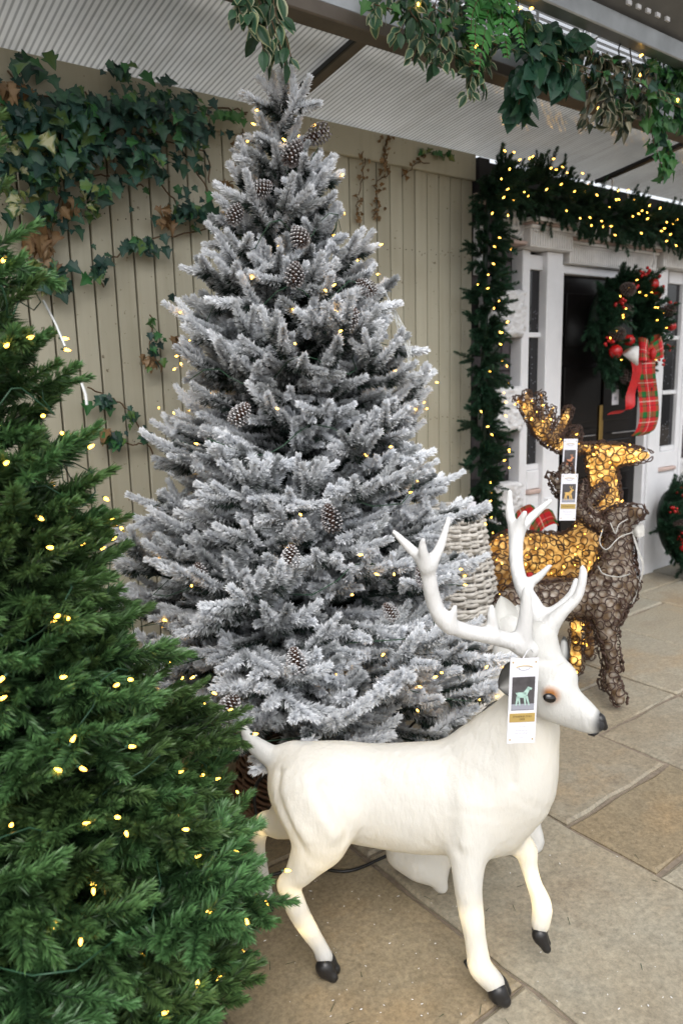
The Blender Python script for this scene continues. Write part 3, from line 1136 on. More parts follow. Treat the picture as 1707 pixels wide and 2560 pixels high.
def willow_skirt(loc, r0, r1, h, mat, label, name='willow_skirt', rows=13, stakes=22, group=None, col=True, prof=None):
    root = thing(name, label, 'tree skirt', loc, group)
    prof = prof or (lambda t: r1+(r0-r1)*t)
    loc = np.asarray(loc, float)
    ns = stakes*6
    for i in range(rows):
        t = (i+.5)/rows
        mb = MB()
        cs = []
        for s in (0, 1):
            a = np.linspace(0, 2*math.pi, ns+1)[:-1]
            wv = np.cos(a*stakes/2+math.pi*((i+s) % 2))*.0075
            rr = prof(t)+wv+np.array([random.uniform(-.0012, .0012) for _ in a])
            z = h*t+(s-.5)*.35*h/rows+np.sin(a*3+i)*.002
            pts = loc+np.stack([rr*np.cos(a), rr*np.sin(a), np.broadcast_to(z, a.shape)], 1)
            mb.tube(pts, h/rows*.27, 5, True)
        v = np.concatenate(mb.v)
        add('woven_row', mesh('woven_row', v, mb.f, [mat], True, np.clip(rng.normal(.55, .25, len(v)//5).repeat(5), 0, 1)), root)
    for k in range(stakes):
        a = 2*math.pi*(k+.5)/stakes
        pts = [loc+(prof(t)*math.cos(a), prof(t)*math.sin(a), h*t) for t in np.linspace(0, 1, 6)]
        v, f = tube(pts, .0045, 5)
        add('stake', mesh('stake', v, f, [mat], True, np.full(len(v), .3)), root)
    for z, rr in ((h, prof(1)), (0.004, prof(0))):
        mb = MB()
        a = np.linspace(0, 2*math.pi, 97)[:-1]
        for s in range(3):
            pts = loc+np.stack([(rr+.006*np.cos(a*14+s*2.1))*np.cos(a), (rr+.006*np.cos(a*14+s*2.1))*np.sin(a), z+.006*np.sin(a*14+s*2.1)], 1)
            mb.tube(pts, .0048, 5, True)
        v = np.concatenate(mb.v)
        add('rim', mesh('rim', v, mb.f, [mat], True, np.full(len(v), .6)), root)
    return root


willow_skirt(tb, .20, .255, .20, M['brownwicker'], 'brown woven willow skirt around the foot of the flocked tree', 'willow_skirt', 9, 20)
bk = V(1020, 1172, 2.85)
zt = bk[2]
top_h = .27
for i, (lab, sc) in enumerate((('whitewashed willow tree skirt, topmost of the stack behind the flocked tree', 1.0), ('whitewashed willow tree skirt in the middle of its stack behind the flocked tree', 1.07), ('whitewashed willow tree skirt, lowest of the stack standing on the paving', 1.12))):
    hh = zt*.5 if i == 0 else zt*.42
    z0 = (zt-hh) if i == 0 else (zt-hh-zt*.26 if i == 1 else 0.0)
    willow_skirt((bk[0], bk[1], max(0, z0)), .137*sc, .205*sc, hh, M['wicker_white'], lab, 'willow_skirt', 12, 24, 'stack of whitewashed willow tree skirts')
tg = thing('price_tag', 'small white paper tag tied to the topmost willow skirt', 'tag', V(1082, 1160, 2.66))
MB().obox(V(1082, 1160, 2.66), RT*.016, np.array([0, 0, .013]), FW*.0006).build('card', M['card'], tg)

# ------------------------------------------------------------------ green tree
def Rgr(z): return float(np.interp(z, [0.05, .25, .45, .6, .8, 1.1, 1.55, 1.78],  [.38, .455, .425, .335, .265, .195, .09, .02]))


gb = V(-10, 1400, 1.27)
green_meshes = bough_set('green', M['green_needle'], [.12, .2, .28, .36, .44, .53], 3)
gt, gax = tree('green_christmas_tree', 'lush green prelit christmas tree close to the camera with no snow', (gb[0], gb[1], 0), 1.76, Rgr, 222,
               green_meshes, 290, BULB_G, .12, lambda u: -4+42*u**1.8, .02)
st2 = thing('tree_stand', 'black metal stand with splayed feet under the plain green tree', 'tree stand', (gb[0], gb[1], 0))
for k in range(4):
    a = k*math.pi/2+.2
    c = np.array([math.cos(a), math.sin(a), 0])
    g0 = np.array([gb[0], gb[1], 0])
    MB().tube(spline([g0+c*.03+(0, 0, .15), g0+c*.10+(0, 0, .09), g0+c*.25+(0, 0, .012)], 5), .011, 6).build('leg', M['darkmetal'], st2, True)
for (x0, y0, x1, y1, wv, lb) in ((100, 690, 150, 795, 1.22, 'clear plastic strap caught high on the green tree beside the ivy'), (188, 880, 200, 930, 1.16, 'short clear plastic strap with lit bulb at the edge of the green tree')):
    o = MB().tube([V(x0, y0, wv), V((x0+x1)/2+3, (y0+y1)/2, wv), V(x1, y1, wv)], .0022, 5).build('plastic_strap', M['strap'])
    tag(o, lb, 'strap')

# ------------------------------------------------------------------ garland, wreaths
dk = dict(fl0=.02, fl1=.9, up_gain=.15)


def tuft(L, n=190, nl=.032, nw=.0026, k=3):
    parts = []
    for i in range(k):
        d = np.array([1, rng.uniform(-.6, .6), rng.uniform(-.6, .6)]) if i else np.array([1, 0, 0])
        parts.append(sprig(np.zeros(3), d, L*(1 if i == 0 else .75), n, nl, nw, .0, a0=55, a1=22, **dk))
    v, f, c = join(parts)
    return mesh('garland_tuft', v, f, [M['dark_needle']], False, c)


tufts = [tuft(.12), tuft(.12), tuft(.10), tuft(.14)]


def garland(name, label, path, rad, ntuft, nbulb, drop=None, flatY=.6):
    path = np.asarray(path, float)
    root = thing(name, label, 'garland', path[0])
    seg = np.r_[0, np.cumsum(np.linalg.norm(np.diff(path, axis=0), axis=1))]
    at = lambda s: np.array([np.interp(s, seg, path[:, i]) for i in range(3)])
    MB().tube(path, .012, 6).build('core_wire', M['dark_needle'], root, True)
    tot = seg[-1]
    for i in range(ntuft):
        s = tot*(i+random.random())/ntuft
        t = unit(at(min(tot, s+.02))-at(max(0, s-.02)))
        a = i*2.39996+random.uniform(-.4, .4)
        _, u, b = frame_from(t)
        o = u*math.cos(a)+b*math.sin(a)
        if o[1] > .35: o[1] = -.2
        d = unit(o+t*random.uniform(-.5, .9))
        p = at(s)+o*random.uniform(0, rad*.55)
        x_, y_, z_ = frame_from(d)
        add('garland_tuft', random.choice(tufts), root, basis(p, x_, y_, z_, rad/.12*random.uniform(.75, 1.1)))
    for i in range(nbulb):
        s = tot*(i+random.random())/nbulb
        t = unit(at(min(tot, s+.02))-at(max(0, s-.02)))
        v_ = np.cross(t, (0, 1, 0))
        o = v_*random.uniform(-1, 1)*rad*1.05
        p = at(s)+o+np.array([0, -rad*random.uniform(.75, 1.05)*(1 if abs(random.random()) < .8 else .5), 0])
        place_bulb(BULB_C, p, unit(np.array([random.uniform(-1, 1), -.8, random.uniform(-1, 1)])), root, .66)
    return root


gy = YF-.115
gp = lambda pts, dy=.115: [VY(x, y, YF-dy) for x, y in pts]
garland('pine_garland', 'thick lit pine garland draped along the top of the house front', gp([(1126, 415), (1190, 430), (1270, 452), (1340, 488), (1400, 498), (1470, 516), (1540, 526), (1620, 545), (1720, 575)]), .112, 260, 90)
garland('pine_garland', 'lit pine garland hanging down the left edge of the house front', gp([(1125, 400), (1120, 480), (1113, 600), (1115, 720), (1108, 850), (1114, 960), (1106, 1060), (1114, 1160), (1120, 1260), (1124, 1330)]), .098, 240, 46)
# loose white cable ends by the garland
for a, b, lb in (((1405, 410), (1398, 445), 'short white cable end above the garland, leftmost of those along the roof edge'), ((1462, 430), (1452, 455), 'short white cable end above the garland, rightmost of those along the roof edge'), ((1372, 520), (1352, 552), 'white cable end under the garland at the left capital of the porch'), ((1400, 520), (1390, 556), 'straight white cable end beside the one at the left capital'), ((1440, 445), (1437, 470), 'short upright white cable end above the garland in the middle of the roof edge'), ((1330, 500), (1318, 540), 'longest white cable end slanting down behind the garland left of the capital'), ((1500, 580), (1497, 612), 'white cable end hanging below the garland over the right half of the door')):
    p, q = VY(*a, YF-.16), VY(*b, YF-.10)
    o = MB().tube(spline([p, (p+q)/2+(.012, 0, 0), q], 4), .0035, 5).build('white_cable', M['white'], None, True)
    tag(o, lb, 'cable', 'white cable ends hanging from the top garland')

berry_me = sphere_mesh('berry', .0088, [M['berry']])
bauble_me = sphere_mesh('bauble', .032, [M['berry']], 16, 12)
cone_plain = make_cone(.07, .03, .12)


def ribbon_mesh(pts, wdir, width, mat, name='ribbon', urep=1.5, vlen=.11, th=.0012):
    pts = np.asarray(pts, float)
    m = len(pts)
    wd = np.broadcast_to(np.asarray(wdir, float), (m, 3))
    wd = unit(wd)*np.broadcast_to(np.asarray(width, float), (m,))[:, None]*.5
    L = np.r_[0, np.cumsum(np.linalg.norm(np.diff(pts, axis=0), axis=1))]
    v, uv = [], []
    for i in range(m):
        for j in range(5):
            u = j/4
            bulge = unit(np.cross(unit(np.gradient(pts, axis=0)[i]), unit(wd[i])))*math.sin(math.pi*u)*.006
            v.append(pts[i]+wd[i]*(2*u-1)+bulge)
            uv.append((u*urep, L[i]/vlen))
    f = [(i*5+j, i*5+j+1, i*5+j+6, i*5+j+5) for i in range(m-1) for j in range(4)]
    return mesh(name, v, f, [mat], True, uv=uv)


def wreath(label, c, rad, tubr, ax_u, ax_v, nrm, extras, ntuft=195, nbulb=32, bow=False):
    root = thing('wreath', label, 'wreath', c, 'berry and cone christmas wreaths')
    c, ax_u, ax_v, nrm = (np.asarray(q, float) for q in (c, ax_u, ax_v, nrm))
    ring = lambda a, k=1.0: c+(ax_u*math.cos(a)+ax_v*math.sin(a))*rad*k
    MB().tube([ring(a) for a in np.linspace(0, 2*math.pi, 33)[:-1]], tubr*.35, 8, True).build('ring_base', M['dark_needle'], root, True)
    for i in range(ntuft):
        a = 2*math.pi*i/ntuft*3+random.uniform(-.1, .1)
        o = unit(ax_u*math.cos(a)+ax_v*math.sin(a))
        t = -ax_u*math.sin(a)+ax_v*math.cos(a)
        b = random.uniform(-1.2, 1.2)
        d = unit(o*math.sin(b)+nrm*math.cos(b)*.9+t*random.uniform(.2, .8))
        x_, y_, z_ = frame_from(d)
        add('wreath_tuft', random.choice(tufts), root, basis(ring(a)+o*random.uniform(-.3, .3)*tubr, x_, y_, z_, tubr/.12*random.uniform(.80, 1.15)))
    for (kind, ang, k, n) in extras:
        p = ring(R(ang), 1+(k-1)*.8)+nrm*tubr*.66
        if kind == 'berries':
            for _ in range(n):
                q = p+unit(rng.normal(0, 1, 3))*random.uniform(.012, .034)+nrm*.01
                add('berry', berry_me, root, Matrix.Translation(Vector(q)) @ Matrix.Scale(random.uniform(.8, 1.15), 4))
        elif kind == 'bauble':
            add('bauble', bauble_me, root, Matrix.Translation(Vector(p+nrm*.02)) @ Matrix.Scale(n, 4))
        else:
            x_, y_, z_ = frame_from(unit(nrm+rng.normal(0, .4, 3)))
            add('pine_cone', cone_plain, root, basis(p, y_, z_, x_, 1.05))
    for i in range(nbulb):
        a = 2*math.pi*(i+random.random())/nbulb
        p = ring(a, random.uniform(.65, 1.35))+nrm*tubr*random.uniform(.6, .8)
        place_bulb(BULB_G, p, unit(nrm+rng.normal(0, .8, 3)), root, .6)
    return root


YW = YF-.03
wc = VY(1424, 750, YF-.09)
ux, uz = np.array([1.0, 0, 0]), np.array([0, 0, 1.0])
wr = wreath('wreath of red berries and cones hung on the black door with tartan tails', wc, .208, .150, ux, uz, np.array([0, -1.0, 0]),
            [('berries', 85, 1.35, 9), ('berries', 150, 1.0, 10), ('berries', 200, 1.45, 8), ('bauble', 212, 1.3, 1.1), ('bauble', 65, 1.15, .95), ('bauble', 48, 1.05, .7), ('cone', 130, 1.2, 1), ('cone', 192, 1.2, 1), ('cone', 245, 1.3, 1),
             ('berries', 275, 1.5, 8), ('bauble', 218, .55, 1.0), ('berries', 235, .7, 7), ('berries', 20, 1.75, 6), ('berries', 340, 1.75, 5), ('bauble', 0, 1.55, .8), ('berries', 45, 1.35, 6), ('berries', 105, .95, 6), ('cone', 20, 1.2, 1), ('cone', 150, .6, 1), ('berries', 60, 1.5, 5), ('berries', 322, 1.6, 4)])
# ribbon of the door wreath: bow, tartan tail, red tail
pv = lambda x, y, dy=.26: VY(x, y, YF-dy)
add('ribbon_tail', ribbon_mesh(spline([pv(1482, 800), pv(1481, 850, .27), pv(1487, 900, .25), pv(1490, 950, .26), pv(1482, 985, .25), pv(1466, 1000, .23)], 7), (1, -.15, .02), [.15]*31+[.14]*4+[.10], M['tartan'], 'ribbon_tail'), wr)
add('ribbon_tail', ribbon_mesh(spline([pv(1452, 800, .25), pv(1462, 850, .26), pv(1447, 905, .23), pv(1443, 940, .25), pv(1404, 948, .24)], 7), (.8, -.5, .35), .055, M['redcloth'], 'ribbon_tail'), wr)
bc = pv(1490, 812, .27)
for sx, Lb, dz in ((-1, .095, .012), (1, .085, .02)):
    t = np.linspace(0, 2*math.pi, 19)
    pts = np.stack([bc[0]+sx*Lb*.5*(1-np.cos(t)), bc[1]-.004-.038*np.sin(t)*(1-np.cos(t))*.5, bc[2]+dz*(1-np.cos(t))], 1)
    add('bow_loop', ribbon_mesh(pts, np.stack([np.full(19, -.15*sx), np.full(19, .1), np.ones(19)], 1), .075+.045*(1-np.cos(t))*.5, M['tartan'], 'bow_loop'), wr)
add('bow_knot', sphere_mesh('bow_knot', .022, [M['redcloth']], 10, 7, (.8, .8, 1.3)), wr, Matrix.Translation(Vector(bc+(0, -.02, 0))))
MB().tube([pv(1447, 805, .29), pv(1462, 838, .30)], [.042, .006], 12).build('paper_cone', M['kraft'] if False else M['offwhite'], wr, True)
ptg = thing('price_tag', 'square white price tag with printed code hanging below the door wreath', 'tag', pv(1412, 912, .12))
MB().obox(pv(1412, 912, .12), ux*.030, np.array([0, .0006, 0]), uz*.0405).build('card', M['card'], ptg)
for k in range(5):
    MB().obox(pv(1412, 912, .12)+ux*(-.010+.005*k)+uz*-.006+np.array([0, -.0012, 0]), ux*.0015, np.array([0, .0003, 0]), uz*.009).build('bar', M['ink'], ptg)

w2c = VZ(1556, 1322, 0.0)
w2c = np.array([w2c[0]+.02, YF-.16, .32])
nr = unit([-.10, -1.0, .25])
wreath('berry wreath standing on the paving against the house front right of the door', w2c, .19, .135, ux, unit(np.cross(nr, ux)*-1)*np.array([1, 1, 1]), nr,
       [('berries', 135, 1.2, 9), ('bauble', 150, 1.25, 1.0), ('berries', 165, 1.0, 9), ('berries', 205, 1.3, 9), ('cone', 185, 1.25, 1), ('cone', 150, .75, 1), ('berries', 95, 1.2, 8), ('cone', 110, 1.3, 1), ('berries', 60, 1.0, 8), ('bauble', 30, 1.2, .9), ('berries', 240, 1.2, 8), ('berries', 320, 1.2, 8)], 195, 0)

# tartan bows behind the lit reindeer
for (cx, cy, lb) in ((1205, 1190, 'tartan fabric stocking lying behind the lit wicker reindeer, nearer the garland'), (1247, 1200, 'small tartan fabric stocking tip showing above the lit reindeer back')):
    o = thing('tartan_stocking', lb, 'stocking', V(cx, cy, 3.35), 'tartan stockings behind the lit reindeer')
    c = V(cx, cy, 3.35)
    add('foot', ribbon_mesh(spline([c-RT*.05-UP*.06, c-RT*.02+UP*.0, c+RT*.03+UP*.028, c+RT*.055+UP*.02], 6), UP*.7-RT*.3, .075, M['tartan'], 'foot'), o)
    add('cuff', ribbon_mesh(spline([c-RT*.045-UP*.14, c-RT*.05-UP*.09, c-RT*.045-UP*.05], 6), RT, .08, M['tartan'], 'cuff'), o)
kp = thing('paper_parcel', 'crumpled brown kraft paper parcel with red ribbon under the lit reindeer', 'parcel', V(1250, 1345, 3.0))
MB().obox(V(1255, 1338, 3.0), RT*.10, UP*.022, FW*.06).build('wrapping', M['kraft'], kp, bevel=.012, seg=3)
MB().obox(V(1215, 1332, 2.93), RT*.012, UP*.03, FW*.01).build('ribbon', M['redcloth'], kp, bevel=.004)

# ------------------------------------------------------------------ modelled figures (smooth union -> one continuous surface)
LAT = np.array([.767, .641, 0.0])     # sideways direction of the white stag


class Fig:
    def __init__(s, lat=LAT):
        s.p = []
        s.lat = np.asarray(lat, float)

    def seg(s, a, b, ra, rb, k=.02, sc=1.0):
        s.p.append([(np.asarray(a, float), np.asarray(b, float), ra, rb, k, sc)])

    def chain(s, nodes, k=.02, sc=1.0):
        """nodes in view coordinates: (x, y, depth, radius in v units)"""
        q = np.array([[*V(x, y, w_), r*KV/F_PX*w_] for x, y, w_, r in nodes])
        q = spline(q, 4) if len(q) > 1 else np.vstack([q, q+1e-4])
        s.p.append([(a[:3], b[:3], a[3], b[3], k, sc) for a, b in zip(q[:-1], q[1:])])

    def prim(s, P, pr):
        a, b, ra, rb, k, sc = pr
        d = P-a
        ab = b-a
        if sc != 1.0:
            d = d+np.outer((d @ s.lat)*(1/sc-1), s.lat)
            ab = ab+s.lat*((ab @ s.lat)*(1/sc-1))
        t = np.clip(d @ ab/(ab @ ab+1e-12), 0, 1)
        return np.linalg.norm(d-t[:, None]*ab, axis=1)-(ra+t*(rb-ra))

    def dist(s, P):
        D = np.full(len(P), 1e3)
        for ch in s.p:
            e = np.full(len(P), 1e3)
            for pr in ch:
                e = np.minimum(e, s.prim(P, pr))
            k = ch[0][4]
            h = np.maximum(k-np.abs(D-e), 0)/k
            D = np.minimum(D, e)-h*h*k*.25
        return D

    def grad(s, P, eps=.003):
        return unit(np.stack([s.dist(P+np.eye(3)[i]*eps)-s.dist(P-np.eye(3)[i]*eps) for i in range(3)], 1))

    def bounds(s):
        lo = np.min([np.minimum(a-ra, b-rb) for ch in s.p for a, b, ra, rb, _, _ in ch], 0)-.03
        hi = np.max([np.maximum(a+ra, b+rb) for ch in s.p for a, b, ra, rb, _, _ in ch], 0)+.03
        return lo, hi

    def surface(s, h, offset=0.0):
        lo, hi = s.bounds()
        n = np.ceil((hi-lo)/h).astype(int)+1
        g = [lo[i]+h*np.arange(n[i]) for i in range(3)]
        D = np.full(tuple(n), 1e3)
        for ch in s.p:
            k = ch[0][4]
            E = np.full(tuple(n), 1e3)
            for pr in ch:
                a, b, ra, rb = pr[:4]
                r = max(ra, rb)+k+.015
                l0 = np.minimum(a, b)-r
                h0 = np.maximum(a, b)+r
                sl_ = tuple(slice(max(0, int((l0[i]-lo[i])/h)), max(0, min(n[i], int((h0[i]-lo[i])/h)+2))) for i in range(3))
                X, Y, Z = np.meshgrid(*[g[i][sl_[i]] for i in range(3)], indexing='ij')
                E[sl_] = np.minimum(E[sl_], s.prim(np.stack([X.ravel(), Y.ravel(), Z.ravel()], 1), pr).reshape(X.shape))
            q = np.maximum(k-np.abs(D-E), 0)/k
            D = np.minimum(D, E)-q*q*k*.25
        D += offset
        return nets(D, lo, h)


def nets(D, lo, h):
    s = D < 0
    nx, ny, nz = D.shape
    cs = [(i, j, k) for i in (0, 1) for j in (0, 1) for k in (0, 1)]
    sh = lambda A, c: A[c[0]:nx-1+c[0], c[1]:ny-1+c[1], c[2]:nz-1+c[2]]
    cnt = sum(sh(s, c).astype(np.int8) for c in cs)
    act = (cnt > 0) & (cnt < 8)
    I = np.argwhere(act)
    idx = np.full(act.shape, -1)
    idx[act] = np.arange(len(I))
    acc = np.zeros((len(I), 3))
    num = np.zeros(len(I))
    for a in cs:
        for ax in range(3):
            if a[ax]: continue
            b = list(a)
            b[ax] = 1
            va = D[I[:, 0]+a[0], I[:, 1]+a[1], I[:, 2]+a[2]]
            vb = D[I[:, 0]+b[0], I[:, 1]+b[1], I[:, 2]+b[2]]
            cr = (va < 0) != (vb < 0)
            t = np.where(cr, va/np.where(cr, va-vb, 1), 0)
            p = np.array(a, float)[None]+np.outer(t, np.eye(3)[ax])
            acc += p*cr[:, None]
            num += cr
    v = lo+h*(I+acc/num[:, None])
    F = []
    for ax in range(3):
        o1, o2 = [(1, 2), (2, 0), (0, 1)][ax]
        sa = s.take(range(s.shape[ax]-1), ax)
        sb = s.take(range(1, s.shape[ax]), ax)
        E = np.argwhere(sa != sb)
        E = E[(E[:, o1] > 0) & (E[:, o2] > 0) & (E[:, o1] < D.shape[o1]-1) & (E[:, o2] < D.shape[o2]-1)]
        fl_ = sb[E[:, 0], E[:, 1], E[:, 2]]
        d1 = np.zeros(3, int)
        d2 = np.zeros(3, int)
        d1[o1] = 1
        d2[o2] = 1
        g = lambda e: idx[e[:, 0], e[:, 1], e[:, 2]]
        q = np.stack([g(E-d1-d2), g(E-d2), g(E), g(E-d1)], 1)
        q[fl_] = q[fl_][:, ::-1]
        F.append(q)
    return v, np.concatenate(F)


def near(v, p, r):
    return np.clip(1-np.linalg.norm(v-np.asarray(p), axis=1)/r, 0, 1)


def leaf_ear(base, tip, width, face, name, parent, dark=True, mat=None):
    """a cupped ear: thin shell with an inner and an outer side"""
    base, tip = np.asarray(base, float), np.asarray(tip, float)
    d = tip-base
    L = np.linalg.norm(d)
    d = d/L
    face = unit(np.asarray(face, float)-d*(d @ np.asarray(face, float)))
    sdir = np.cross(d, face)
    v, c = [], []
    nu, nv = 10, 12
    for side in (0, 1):
        for i in range(nv+1):
            t = i/nv
            hw = width*.5*(math.sin(math.pi*min(1, (t*.86+.14)))**.75)*(1 if t < 1 else 0)
            for j in range(nu+1):
                u = -1+2*j/nu
                cup = (u*u-.35)*hw*.75
                p = base+d*L*t+sdir*u*hw+face*(cup-(.004 if side else 0)*(1-abs(u)**4))
                v.append(p)
                rim = max(abs(u)**3, t**4*1.0)
                if not dark:
                    c.append((1, 1, .99))
                elif side == 0:
                    k = (1-rim)
                    g = .14+.62*max(0, 1-abs(u+.25)*1.6)*min(1, 1.4-t)
                    g = .05 if rim > .72 else g
                    c.append((g, g*.98, g*.96))
                else:
                    g = 1 if rim < .6 else .12
                    c.append((g, g, g))
    n = (nv+1)*(nu+1)
    f = []
    for i in range(nv):
        for j in range(nu):
            a = i*(nu+1)+j
            f.append((a, a+1, a+nu+2, a+nu+1))
            f.append((n+a, n+a+nu+1, n+a+nu+2, n+a+1))
    return add(name, mesh(name, v, f, [mat or M['deer']], True, np.array(c)), parent)


def hoof(top, toe, w_, parent):
    """cloven hoof: two halves side by side"""
    top, toe = np.asarray(top, float), np.asarray(toe, float)
    hd = unit(toe-top)
    side = LAT
    f = Fig(side)
    for s_ in (-1, 1):
        o = side*s_*w_*.30
        f.seg(top+o, toe+o*1.1-hd*w_*.15, w_*.52, w_*.36, .006, .8)
        f.seg(top+o, top+o+np.array([0, 0, -w_*.2]), w_*.50, w_*.46, .01, .8)
    v, q = f.surface(.0028)
    v[:, 2] = np.maximum(v[:, 2], .0005) if toe[2] < .06 else v[:, 2]
    return add('hoof', mesh('hoof', v, q, [M['hoof']], True), parent)


def glow(points, energy, parent, rad=.02, color=(1.0, .72, .28)):
    for i, p in enumerate(points):
        l = bpy.data.lights.new('led_string', 'POINT')
        l.energy = energy
        l.color = color
        l.shadow_soft_size = rad
        o = bpy.data.objects.new('led_string', l)
        link(o, parent, Matrix.Translation(Vector([float(q) for q in p])))


# ---- the stag
stag = thing('white_stag', 'large white glowing stag figure with branching antlers, one foreleg raised', 'deer figure', VZ(1000, 2200, 0))
f = Fig()
f.chain([(712, 1800, 1.615, 100), (790, 1815, 1.61, 116), (860, 1826, 1.605, 121), (980, 1832, 1.585, 131), (1080, 1818, 1.57, 124), (1150, 1792, 1.555, 108)], .05, .70)
f.chain([(1140, 1735, 1.555, 98), (1198, 1655, 1.53, 69), (1222, 1595, 1.50, 50), (1245, 1560, 1.475, 44)], .05, .82)
f.chain([(1155, 1800, 1.545, 104), (1190, 1745, 1.535, 80), (1215, 1690, 1.525, 58)], .05, .8)
f.chain([(1110, 1880, 1.565, 82)], .06, .85)
# head
f.chain([(1268, 1572, 1.46, 47), (1276, 1600, 1.445, 46), (1322, 1626, 1.425, 35), (1358, 1650, 1.405, 25), (1372, 1660, 1.398, 20)], .018, .80)
f.chain([(1262, 1618, 1.45, 38), (1312, 1650, 1.43, 23), (1352, 1672, 1.408, 13)], .02, .75)
f.chain([(1258, 1535, 1.47, 38), (1246, 1500, 1.475, 40), (1240, 1462, 1.475, 38)], .03, .85)
f.chain([(1296, 1556, 1.44, 24)], .03, 1.0)
f.chain([(1262, 1585, 1.425, 16), (1285, 1588, 1.42, 14)], .02)
# hind leg near
f.chain([(715, 1830, 1.57, 92), (728, 1890, 1.545, 74), (722, 1945, 1.54, 54), (690, 2000, 1.545, 34), (668, 2032, 1.55, 25), (681, 2085, 1.553, 26), (712, 2140, 1.56, 22), (733, 2172, 1.565, 19), (744, 2196, 1.568, 21)], .035, .8)
f.chain([(655, 2032, 1.55, 17)], .02)
f.chain([(765, 1880, 1.545, 52), (752, 1935, 1.545, 35)], .04, .8)
# hind leg far
f.chain([(690, 1860, 1.67, 62), (640, 1890, 1.69, 36), (606, 1890, 1.70, 24), (592, 1935, 1.71, 18), (602, 2000, 1.725, 15), (612, 2055, 1.74, 16)], .03, .85)
# foreleg near
f.chain([(1085, 1850, 1.53, 76), (1078, 1920, 1.515, 58), (1074, 1970, 1.505, 42), (1074, 2030, 1.50, 33), (1078, 2070, 1.50, 30), (1082, 2100, 1.497, 28.5), (1090, 2150, 1.495, 25), (1097, 2195, 1.493, 26), (1103, 2222, 1.493, 28), (1132, 2255, 1.492, 26)], .03, .9)
# foreleg far, raised
f.chain([(1140, 1900, 1.60, 62), (1175, 1925, 1.60, 36), (1205, 1952, 1.595, 27), (1214, 1990, 1.59, 19.5), (1226, 2030, 1.58, 18), (1240, 2066, 1.575, 22), (1244, 2090, 1.572, 23), (1240, 2122, 1.572, 21)], .028, .9)
# tail
f.chain([(668, 1738, 1.62, 34), (630, 1738, 1.625, 27), (600, 1722, 1.63, 24), (575, 1700, 1.635, 18), (560, 1670, 1.64, 9)], .02, .8)
v, q = f.surface(.0058)


def relief(v, fig, lines):
    """grooves (+) and ridges (-) of the modelling along lines on the surface"""
    g = fig.grad(v)
    off = np.zeros(len(v))
    for pts, depth, wid in lines:
        P = spline([V(*p) for p in pts], 8)
        d = np.min(np.linalg.norm(v[:, None]-P[None], axis=2), axis=1)
        off += 1.5*depth*np.exp(-(d/wid)**2)
    return v-g*off[:, None]


v = relief(v, f, [
    ([(638, 1775, 1.56), (650, 1860, 1.53), (672, 1930, 1.50), (712, 1985, 1.49), (745, 2000, 1.49)], .0055, .011),
    ([(660, 1780, 1.55), (672, 1860, 1.52), (700, 1930, 1.49)], -.003, .012),
    ([(742, 1800, 1.52), (772, 1860, 1.50), (800, 1905, 1.50), (800, 1935, 1.50)], .0055, .014),
    ([(705, 1800, 1.53), (735, 1870, 1.50), (768, 1920, 1.49)], -.004, .016),
    ([(775, 1770, 1.52), (840, 1790, 1.51), (870, 1800, 1.51)], .004, .016),
    ([(820, 1740, 1.53), (850, 1770, 1.51)], -.004, .02),
    ([(1010, 1770, 1.49), (1020, 1850, 1.47), (1030, 1930, 1.47), (1045, 1960, 1.47)], .005, .014),
    ([(1052, 1790, 1.47), (1062, 1870, 1.46), (1060, 1940, 1.46)], -.004, .022),
    ([(1118, 1660, 1.47), (1150, 1695, 1.46), (1172, 1740, 1.46), (1178, 1800, 1.46)], .004, .011),
    ([(1160, 1930, 1.46), (1150, 1860, 1.45), (1170, 1800, 1.45)], .004, .014),
    ([(1100, 1960, 1.46), (1090, 2010, 1.46)], .003, .01),
    ([(1250, 1636, 1.40), (1290, 1655, 1.39), (1330, 1668, 1.38)], .003, .007),
    ([(1283, 1590, 1.40), (1320, 1620, 1.385), (1345, 1640, 1.38)], .0025, .009),
    ([(1240, 1588, 1.41), (1258, 1582, 1.405), (1280, 1588, 1.40)], -.003, .007),
    ([(1240, 1516, 1.44), (1268, 1520, 1.435), (1285, 1516, 1.44)], .005, .006)])
c = np.ones((len(v), 3))
for (x, y, w_, r) in ((1388, 1660, 1.395, .030),):
    k = np.clip(near(v, V(x, y, w_), r)*2.5, 0, 1)[:, None]
    c = c*(1-k)+np.array([.06, .06, .065])*k
eye_p = V(1261, 1603, 1.397)
k = np.clip(near(v, eye_p, .030)*2.4, 0, 1)[:, None]
c = c*(1-k)+np.array([.62, .24, .05])*k
for (x, y, w_, r) in ((742, 2205, 1.568, .03), (1140, 2268, 1.492, .034), (1238, 2135, 1.572, .028)):
    k = (near(v, V(x, y, w_), r)*.55)[:, None]
    c = c*(1-k)+np.array([.55, .55, .56])*k
add('body', mesh('body', v, q, [M['deer']], True, c), stag)
em = sphere_mesh('eye', .0094, [M['eye']], 14, 10)
x_, y_, z_ = frame_from(unit(CAM-eye_p)*.6+RT*.1)
add('eye', em, stag, basis(V(1261, 1603, 1.4005), x_*.6, unit(RT-UP*.15)*1.35, unit(UP+RT*.15)*.95))
nf = Fig()
nf.chain([(1377, 1653, 1.396, 13), (1386, 1669, 1.396, 9)], .01, 1.0)
nf.chain([(1372, 1645, 1.400, 8), (1362, 1650, 1.40, 5)], .01)
nv_, nq = nf.surface(.0025)
add('nose', mesh('nose', nv_, nq, [M['hoof']], True), stag)
mf = MB().tube([V(1350, 1686, 1.41), V(1362, 1687, 1.402), V(1374, 1681, 1.398)], [.002, .004, .002], 6).build('lip', M['hoof'], stag, True)
hoof(V(748, 2214, 1.569), V(770, 2238, 1.566), .034, stag)
